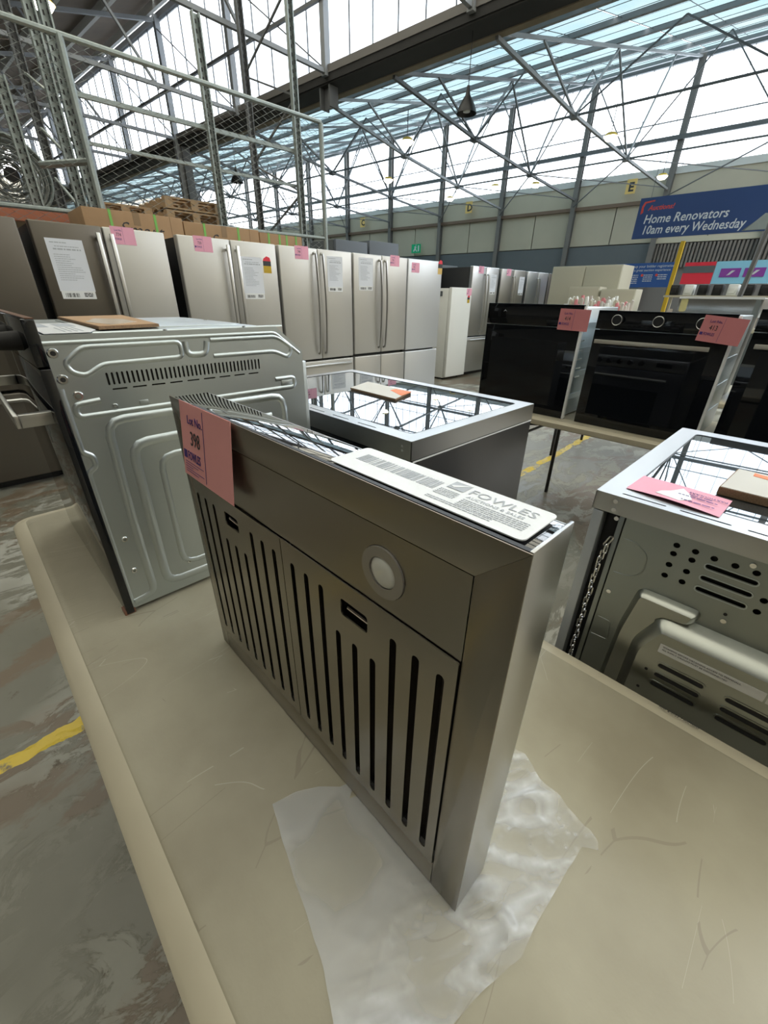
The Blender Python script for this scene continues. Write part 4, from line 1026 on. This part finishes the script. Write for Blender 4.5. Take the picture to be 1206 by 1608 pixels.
# board and papers on top
o_ = (-1.2, .28, 1.3135)
c = MB().prism([(-1.40, .212), (-.965, .204), (-.995, .320), (-1.44, .372)], (0, 0, 1.3137), (1, 0, 0), (0, 1, 0), (0, 0, 1), .0055)
t = thing('cardboard_pad', o_, 'flat piece of corrugated cardboard on top of the galvanised oven', 'cardboard')
c.build('board', CARDE, t); MB().prism([(-1.395, .214), (-.968, .206), (-.997, .318), (-1.435, .369)], (0, 0, 1.3192), (1, 0, 0), (0, 1, 0), (0, 0, 1), .0006).build('top_face', CARD, t)
MB().prism([(-1.26, .262), (-1.12, .215), (-1.00, .235), (-1.07, .30), (-1.2, .31)], (0, 0, 1.3198), (1, 0, 0), (0, 1, 0), (0, 0, 1), .0003).build('glare_patch', mat('glare on board', (.55, .46, .36), .25), t)  # pale patch paints the glare on the cardboard
o_ = Vector((-1.20, .115, 1.3138)); U_ = Vector((.3, -.004, 0)).normalized(); V_ = Vector((0, 1, 0)); t = thing('delivery_note', o_, 'white printed note on top of the oven beside its front glass', 'paper')
MB().prism([(0, 0), (.297, .0), (.297, .065), (.24, .085), (.0, .09)], o_, U_, V_, (0, 0, 1), .0008).build('page', LABEL, t)
fr = (o_+Vector((0, 0, .0008)), U_, V_, Vector((0, 0, 1)))
barcode(t, fr, .02, .13, .012, .030, INKG, n=20, t=.0002); MB().prism([(.03, .045), (.13, .045), (.13, .075), (.03, .075)], fr[0]+Vector((0, 0, .0002)), U_, V_, (0, 0, 1), .0002).build('grey_patch', INKG, t)
ruled(t, fr, [(.16, .27, .060-.009*i, .002) for i in range(4)], INKG, t=.0002)

# ================================================================ cookers behind the table
def cooker(x0, x1, y0, y1, label, right=False):
    z1 = 1.06
    t = thing('freestanding_cooker', ((x0+x1)/2, (y0+y1)/2, 0), label, 'cooker')
    MB().box(x0+.012, x1-.012, y0+.03, y1-.03, .10, 1.004).build('carcass', GREYCAB if right else mat('dark cooker steel', (.14, .14, .145), .36, .85, brush=1), t, bevel=.004)
    for x in (x0+.06, x1-.06):
        for y in (y0+.08, y1-.08): MB().cyl((x, y, 0), (x, y, .105), .02, 12).build('foot', BLACK, t)
    gx0, gx1, gy0, gy1 = x0+.042, x1-.042, y0+(.062 if right else .048), y1-.045
    top = plate('top_frame', rrect(x0, x1, y0, y1, .004, 2), [rrect(gx0, gx1, gy0, gy1, .012, 4)]+[stadium(x0+(.075 if right else .08)+k*(.092 if right else .115), y0+.018, .072 if right else .075, .0045, 3) for k in range(int((x1-x0-.1)/(.092 if right else .115)))], FZ(z1-.0015), .0015, STEEL_L, t)
    MB().box(x0+.002, x1-.002, y0+.002, y1-.002, z1-.010, z1-.006).build('inner_tray', GREYP if right else PURL, t)  # white on the wide cooker, painting the light that shows in its slots
    sk = MB().box(x0, x1, y0, y0+.0015, z1-.036 if right else z1-.052, z1-.0015).box(x0, x1, y1-.0015, y1, z1-.052, z1-.0015).box(x0, x0+.0015, y0, y1, z1-.036, z1-.0015).box(x1-.0015, x1, y0, y1, z1-.052, z1-.0015)
    sk.build('top_skirt', STEEL_C, t)
    g = MB().prism(rrect(gx0+.001, gx1-.001, gy0+.001, gy1-.001, .012, 4), (0, 0, z1-.0055), (1, 0, 0), (0, 1, 0), (0, 0, 1), .0045).build('hob_glass', HOB, t)
    m = MB(); rr = [(a, b, z1-.0008) for a, b in rrect(gx0+.001, gx1-.001, gy0+.001, gy1-.001, .012, 4)]
    m.tube(rr, .0016, 4, closed=True); m.build('gasket', BLACK, t)
    if not right:
        MB().box(x1-.012, x1-.0005, y0+.03, y1-.002, .11, z1-.060).build('side_panel', mat('dark cooker steel', (.14, .14, .145), .36, .85, brush=1), t, bevel=.001)
        MB().box(x0+.02, x1-.02, y0+.005, y0+.03, .12, z1-.055).build('rear_panel', SMOKE, t)
        MB().box(x1-.0008, x1+.0006, y0+.008, y1-.002, z1-.0585, z1-.0545).build('seam_highlight', LABEL, t)  # white strip paints the bright highlight along the panel seam
        for q in (.012, .024): MB().cyl((x1-.030, y0-.0016, z1-q-.006), (x1-.030, y0+.001, z1-q-.006), .0035, 10).build('screw', CHROME, t)
    if not right:
        cpn = MB().box(x0+.004, x1-.004, y1-.032, y1-.004, .925, z1-.056).build('control_panel', STEEL_C, t, bevel=.002)
        for k in range(6): MB().cyl((x1-.30-.075*k, y1-.004, .965), (x1-.30-.075*k, y1+.022, .965), .019, 18, .016).build('knob', BLACK, cpn)
        MB().box(x1-.20, x1-.10, y1-.0045, y1-.003, .950, .980).build('display', BLACKGL, cpn)
        d_ = MB().box(x0+.006, x1-.006, y1-.032, y1-.006, .26, .918).build('door', mat('dark cooker steel', (.14, .14, .145), .36, .85, brush=1), t, bevel=.002)
        MB().box(x0+.14, x1-.14, y1-.0065, y1-.005, .36, .78).build('window', BLACKGL, d_)
        h = MB().tube([(x0+.10, y1+.035, .865), (x1-.10, y1+.035, .865)], .010, 10)
        for x in (x0+.14, x1-.14): h.cyl((x, y1-.008, .865), (x, y1+.035, .865), .007, 8)
        h.build('handle', STEEL_L, d_)
        MB().box(x0+.006, x1-.006, y1-.032, y1-.006, .12, .25).build('drawer', mat('dark cooker steel', (.14, .14, .145), .36, .85, brush=1), t, bevel=.002)
    return t
mc = cooker(-1.600, -.645, .733, 1.355, 'wide stainless cooker with mirror black hob behind the range hood')
rc = cooker(-.218, .385, .779, 1.401, 'stainless cooker seen from its grey rear panel at the right edge', True)
# right cooker: rear panel, vents, duct
Yr = .786
holes = [circ(x, z, .0052, 12) for x, z in ((-.071, 1.002), (-.071, .985), (-.071, .962), (-.071, .939), (-.0435, 1.002), (-.0435, .985), (-.044, .961), (-.044, .939), (-.017, 1.001), (.011, 1.001), (.038, 1.001), (.061, .960), (.060, .937), (.083, .96), (.083, .937), (.11, 1.0), (.137, 1.0), (.11, .96), (.137, .96), (.11, .937), (.137, .937))]
holes += [stadium(.011, z-.004, .069, .0075, 4) for z in (.988, .965, .942)]
rp_ = plate('rear_panel', [(-.157, .12), (.370, .12), (.370, 1.022), (-.157, 1.022)], holes, FY(Yr), .0015, GALV_D, rc)
MB().box(-.15, .37, Yr+.010, Yr+.014, .2, 1.02).build('rear_backing', VOID, rc)  # black sheet paints the dark inside behind the rear holes
MB().box(-.215, -.196, Yr-.006, Yr+.03, .10, 1.022).build('corner_post', mat('side enamel', (.42, .44, .45), .35, .4), rc, bevel=.002)
MB().box(-.168, -.159, Yr-.004, Yr+.02, .12, 1.022).build('inner_flange', GALV_D, rc, bevel=.001)
MB().box(-.196, -.160, Yr+.022, Yr+.026, .12, 1.02).build('channel_back', VOID, rc)
def rrib(pts, wd, h, m_=GALV_D, closed=False, r_=.012, nm='pressed_rib'): return MB().ridge(fillet([(a, Yr-.0014, b) for a, b in pts], r_, 4, closed), (0, -1, 0), wd, h, closed).build(nm, m_, rp_)
for z in (.984, .961, .938): MB().tube([(a, Yr-.0016, b) for a, b in stadium(.011, z, .072, .0115, 5)], .0011, 4, closed=True).build('slot_rim', GALV, rp_)
rrib([(-.150, .981), (-.131, .981), (-.105, .965), (-.104, .925), (-.122, .908), (-.150, .906)], .003, .0015, r_=.02)
rrib([(-.150, .792), (-.126, .792), (-.122, .746), (-.153, .744)], .003, .0015, r_=.006)
DUCT = mat('satin pressed duct', (.38, .39, .355), .3, 1, var=.06)
m = MB()
def slab(poly, y0, ins, hh, nm):
    n = len(poly); cx = sum(a for a, b in poly)/n; cz = sum(b for a, b in poly)/n
    m = MB(); lv = []
    for k, (f_, d) in enumerate(((0, 0), (.25, .45), (.6, .8), (1, 1))):
        s_ = ins*f_
        ring = []
        for i in range(n):
            a, q, b = Vector(poly[i-1]), Vector(poly[i]), Vector(poly[(i+1) % n]); d1 = (q-a).normalized(); d2 = (b-q).normalized()
            nn = Vector((-(d1+d2).y, (d1+d2).x)); nn = nn.normalized() if nn.length > 1e-6 else Vector((0, 0)); ring.append((q.x+nn.x*s_, y0-hh*d, q.y+nn.y*s_))
        m.v += [Vector(v) for v in ring]
    for k in range(3):
        for j in range(n): m.f.append((k*n+j, k*n+(j+1) % n, (k+1)*n+(j+1) % n, (k+1)*n+j))
    m.f.append(tuple(range(3*n, 4*n))); return m.build(nm, DUCT, rp_)
def fil2(poly, r_):
    return [(q.x, q.y) for q in fillet([(a, b, 0) for a, b in poly], r_, 4, True)]
slab(fil2([(-.115, .58), (.0, .58), (.0, .80), (-.055, .855), (-.006, .862), (.003, .898), (-.100, .898), (-.112, .80)][::-1][::-1], .016), Yr, .010, .020, 'duct_arm')
slab(fil2([(-.085, .25), (.345, .25), (.345, .872), (-.055, .872), (-.085, .80)], .02), Yr, .024, .042, 'duct_cover')
fy2 = FY(Yr-.0432)
for x0_, zz in ((-.026, (.783, .760, .737)), (.075, (.783, .760, .737)), (-.026, (.66, .64, .62)), (.075, (.66, .64, .62))):
    for z in zz:
        MB().prism(stadium(x0_+.036, z-.001, .070, .0080, 4), (0, Yr-.0422, 0), (1, 0, 0), (0, 0, 1), (0, -1, 0), .0006).build('vent_slot', VOID, rp_)  # solid black inset, painting the shade of an open slot
        MB().tube([(a, Yr-.0424, b) for a, b in stadium(x0_+.036, z, .074, .0125, 5)], .0013, 4, closed=True).build('slot_rim', DUCT, rp_)
lbp = MB().prism([(-.034, .809), (.115, .811), (.115, .830), (-.034, .828)], (0, Yr-.0424, 0), (1, 0, 0), (0, 0, 1), (0, -1, 0), .0006).build('warning_label', CARDW, rp_)
text('WARNING: BEFORE OBTAINING ACCESS TO TERMINALS,', .0042, INKK, rp_, fy2, (-.029, .8225), t=.0002, sx=1.05); text('ALL SUPPLY CIRCUITS MUST BE DISCONNECTED', .0042, INKK, rp_, fy2, (-.029, .8165), t=.0002, sx=1.05)
MB().prism([(.118, .811), (.25, .812), (.25, .830), (.118, .830)], (0, Yr-.0424, 0), (1, 0, 0), (0, 0, 1), (0, -1, 0), .0006).build('warning_label', CARDW, rp_)
for x, z, y in ((-.181, 1.049, .779), (-.180, 1.032, .779), (-.172, 1.016, Yr-.004), (.030, 1.012, Yr-.002), (.029, .898, Yr-.002), (-.1465, .86, Yr-.002)):
    MB().cyl((x, y+.001, z), (x, y-.002, z), .0042, 12).build('screw', CHROME, rc)
for x, z, y in ((.0275, .911, Yr-.002), (-.039, .760, Yr-.0424), (-.040, .712, Yr-.0424)): MB().cyl((x, y+.001, z), (x, y-.0004, z), .0028, 10).build('screw_hole', VOID, rc)
# anti tilt chain hanging in the corner channel
ct = MB(); n = 0; z = .968; x = -.172
chain = thing('safety_chain', (x, Yr-.006, .99), 'bright steel chain hanging down the corner of the right cooker', 'chain')
k = 0
while z > .55:
    cx = -.1725-.006*min(1, (.97-z)/.06)+.0015*math.sin(k*1.7); L_ = .021 if k else .024; pts = []
    sw = .0050
    for a, b in stadium(0, 0, sw*1.3, L_, 5):
        if k % 2 == 0: pts.append((cx+a+(b*.35 if k == 0 else 0), Yr-.009, z+b))
        else: pts.append((cx+a*.5, Yr-.009+a*.8, z+b))
    MB().tube(pts, .0014, 5, closed=True).build('link', CHROME, chain); z -= L_-.0062; k += 1
# things lying on the cookers
o_ = Vector((-.182, .826, 1.0606)); U_ = Vector((.148, -.012, 0)).normalized(); V_ = Vector((.08, 1, 0)).normalized()
t = thing('lot_tag', o_, 'pink tag lying upside down on the right cooker, scuffed white in the middle', 'tag')
UU, VV, NN = Vector((1, -.085, 0)).normalized(), Vector((.04, 1, 0)).normalized(), Vector((0, 0, 1))
m = MB(); nx = 10
for i in range(nx+1):
    for j in range(2):
        a, b = .148*i/nx, .094*j; q = o_+UU*a+VV*b; q.z += .0006+.0035*math.sin(math.pi*i/nx)*(1-.6*j); m.v.append(q)
for i in range(nx): m.f.append((i*2, i*2+2, i*2+3, i*2+1))
m.build('card', PINK2, t)
fr = (o_+UU*.140+VV*.030+NN*.0042, -UU, -VV, NN)
text('PARTICULARS', .0105, INKV, t, (o_+UU*.146+VV*.062+NN*.0032, -UU, -VV, NN), (0, -.008), t=.0002, sx=.9)
ruled(t, (o_+UU*.135+VV*.045+NN*.004, -UU, -VV, NN), [(0, .06, 0, .003), (.01, .045, -.010, .003), (0, .05, .022, .003)], INKV, t=.0002)
m = MB(); m.prism([(.045, .015), (.085, .010), (.10, .03), (.09, .055), (.075, .075), (.062, .045), (.05, .032)], o_+NN*.0040, UU, VV, NN, .0003); m.build('scuff', LABEL, t)
t = thing('cardboard_pad', (-.03, .95, 1.06), 'white faced cardboard with an orange strip on the right cooker', 'cardboard')
MB().prism([(-.058, .925), (.20, .925), (.20, 1.065), (-.050, 1.065)], (0, 0, 1.0605), (1, 0, 0), (0, 1, 0), (0, 0, 1), .014).build('board', CARDE, t)
MB().prism([(-.056, .927), (.20, .927), (.20, 1.063), (-.048, 1.063)], (0, 0, 1.0746), (1, 0, 0), (0, 1, 0), (0, 0, 1), .0012).build('top_face', CARDW, t)
MB().prism([(-.022, 1.035), (.12, 1.005), (.12, 1.025), (-.022, 1.055)], (0, 0, 1.0759), (1, 0, 0), (0, 1, 0), (0, 0, 1), .0006).build('tape', ORANGE, t)
t = thing('cardboard_pad', (-1.15, 1.10, 1.06), 'white faced cardboard with orange tape on the wide middle cooker', 'cardboard')
cp = [(-1.235, 1.035), (-.985, 1.025), (-1.035, 1.160), (-1.285, 1.170)]
MB().prism(cp, (0, 0, 1.0602), (1, 0, 0), (0, 1, 0), (0, 0, 1), .006).build('board', CARDE, t)
MB().prism([(a*.994-.0067, b*.994+.0066) for a, b in cp], (0, 0, 1.0663), (1, 0, 0), (0, 1, 0), (0, 0, 1), .0008).build('top_face', CARDW, t)
MB().prism([(-1.10, 1.115), (-1.005, 1.075), (-1.01, 1.10), (-1.025, 1.152), (-1.10, 1.145)], (0, 0, 1.0672), (1, 0, 0), (0, 1, 0), (0, 0, 1), .0006).build('tape', ORANGE, t)

# ================================================================ second table and its ovens
t = thing('folding_table', (-.6, 2.8, 0), 'second folding table that carries the black glass ovens', 'table')
m = table_top(t, -1.68, .75, 2.385, 3.15, .74)
for x in (-1.22, .4):
    for y in (2.50, 3.05): MB().tube([(x, y, 0), (x, y, .70)], .013, 8).build('leg', BLACK, t)
    MB().tube([(x, 2.5, .60), (x, 3.05, .60)], .009, 8).build('cross_bar', BLACK, t); MB().tube([(x, 2.5, .66), (x+.3, 2.6, .69)], .008, 8).build('stay', BLACK, t)
t = thing('folding_table', (-1, 4.3, 0), 'third folding table further back with splayed black legs', 'table')
table_top(t, -1.75, .7, 3.80, 4.75, .74)
for x in (-1.60, .5):
    for y in (3.92, 4.66): MB().tube([(x, y, 0), (x, y, .70)], .013, 8).build('leg', BLACK, t)
def oven(x0, x1, label, y=2.475, z0=.742, zt=1.335, knobs=(), handle=True, split=1.213, d=.56, hz=1.184, btn=False):
    t = thing('built_in_oven', ((x0+x1)/2, y+.25, z0), label, 'oven', None)
    MB().box(x0+.015, x1-.028, y+.022, y+d, z0+.004, zt-.012).build('casing', GALV, t, bevel=.004)
    dr = MB().box(x0, x1-.012, y, y+.018, z0, split).build('door', BLACKGL, t, bevel=.0015)
    MB().box(x0, x1-.012, y, y+.018, split+.004, zt).build('control_panel', BLACKGL, t, bevel=.0015)
    MB().box(x1-.012, x1, y-.0005, y+.022, z0, zt-.006).build('side_trim', LABEL, t, bevel=.001)
    MB().box(x0+.05, x1-.07, y-.0008, y-.0002, z0+.06, split-.07).build('window', BLACKGL, dr)
    for k in range(4): MB().box(x1-.028, x1-.0245, y+.08, y+.5, z0+.1+.13*k, z0+.13+.13*k).build('pressed_rib', RIB, t)
    for k in range(6): MB().box(x1-.028, x1-.024, y+.05+.01*k, y+.12+.01*k, split-.02-.05*k, split-.012-.05*k).build('bracket', CHROME, t)
    for x in knobs:
        z = (split+zt)/2+.004
        MB().cyl((x, y, z), (x, y-.024, z), .023, 28, .021).build('knob', BLACK, t)
        MB().tube([(x+.0235*math.cos(a), y-.024, z+.0235*math.sin(a)) for a in [2*math.pi*i/28 for i in range(28)]], .0013, 5, closed=True).build('knob_ring', STEEL_L, t)
    if handle:
        h = MB().box(x0+.025, x1-.07, y-.045, y-.033, hz-.0095, hz+.0095)
        for x in (x0+.07, x1-.12): h.box(x-.01, x+.01, y-.035, y, hz-.006, hz+.006)
        h.build('handle', mat('satin handle', (.62, .59, .53), .4, .8), dr, bevel=.0015)
    if btn: MB().prism([(0, 0), (.012, .006), (.024, 0), (.012, .012)], (x0+.11, y-.0006, zt-.045), (1, 0, 0), (0, 0, 1), (0, -1, 0), .0006).build('dial_mark', INKG, t)
    return t
oven(-1.590, -.985, 'plain black glass oven with pink tag 414 on the second table', handle=False, zt=1.352, split=1.235, btn=True)
oven(-.917, -.315, 'black glass oven with ring knobs, steel handle and pink tag 413', knobs=(-.812, -.624, -.445), zt=1.330, split=1.238)
oven(-.258, .34, 'black glass oven at the right edge, beside the one tagged 413', zt=1.352, knobs=(.05,), split=1.262, hz=1.21)
lot_tag((-1.124, 2.470, 1.226), (1, 0, -.02), (.012, 0, 1), .168, .107, '414', 'dusky pink lot tag 414 at the top corner of the plain black oven', PINKD, group=None)
lot_tag((-.452, 2.444, 1.219), (1, 0, -.09), (.09, 0, 1), .163, .107, '413', 'dusky pink lot tag 413 taped across the corner of the knobbed oven', PINKD, group=None)
# stainless unit standing behind on the third table, stacked grey units beyond
t = thing('stainless_canopy', (-.66, 4.1, .742), 'long stainless canopy behind the ovens with yellowish tape at its left end', 'range hood')
MB().box(-.90, -.415, 3.9, 4.3, 1.285, 1.405).build('canopy', STEEL_C, t, bevel=.006); MB().box(-.90, -.415, 3.893, 3.899, 1.395, 1.41).build('lip', LABEL, t)
MB().box(-.83, -.46, 3.95, 4.28, .742, 1.285).build('stand_box', GALV_D, t); MB().prism(rrect(-.885, -.84, 1.31, 1.40, .015), (0, 3.899, 0), (1, 0, 0), (0, 0, 1), (0, -1, 0), .001).build('tape', mat('yellowed tape', (.68, .62, .30), .4), t)
MB().box(-.455, -.425, 3.895, 3.9, 1.285, 1.40).build('side_channel', GALV_D, t)
for i, (z0, z1, m_) in enumerate(((.742, .80, CREAM), (.802, .86, CARDW), (.862, .93, GALV_D), (.932, .985, LABEL), (.987, 1.05, BLACK), (1.052, 1.10, CARD), (1.102, 1.16, BLACK), (1.162, 1.27, GALV_D))):
    t = thing('boxed_appliance', (-.15, 4.0, z0), ('pale', 'white', 'grey', 'bright white', 'black', 'brown', 'thin black', 'top grey')[i]+' flat unit in the stack glimpsed between two black ovens', 'appliance', 'flat units stacked behind the ovens')
    MB().box(-.40, .25, 3.86, 4.3, z0, z1-.003).build('case', m_, t, bevel=.004); MB().box(-.40, .25, 3.852, 3.859, z0+.004, z0+.012).build('edge_trim', LABEL, t)
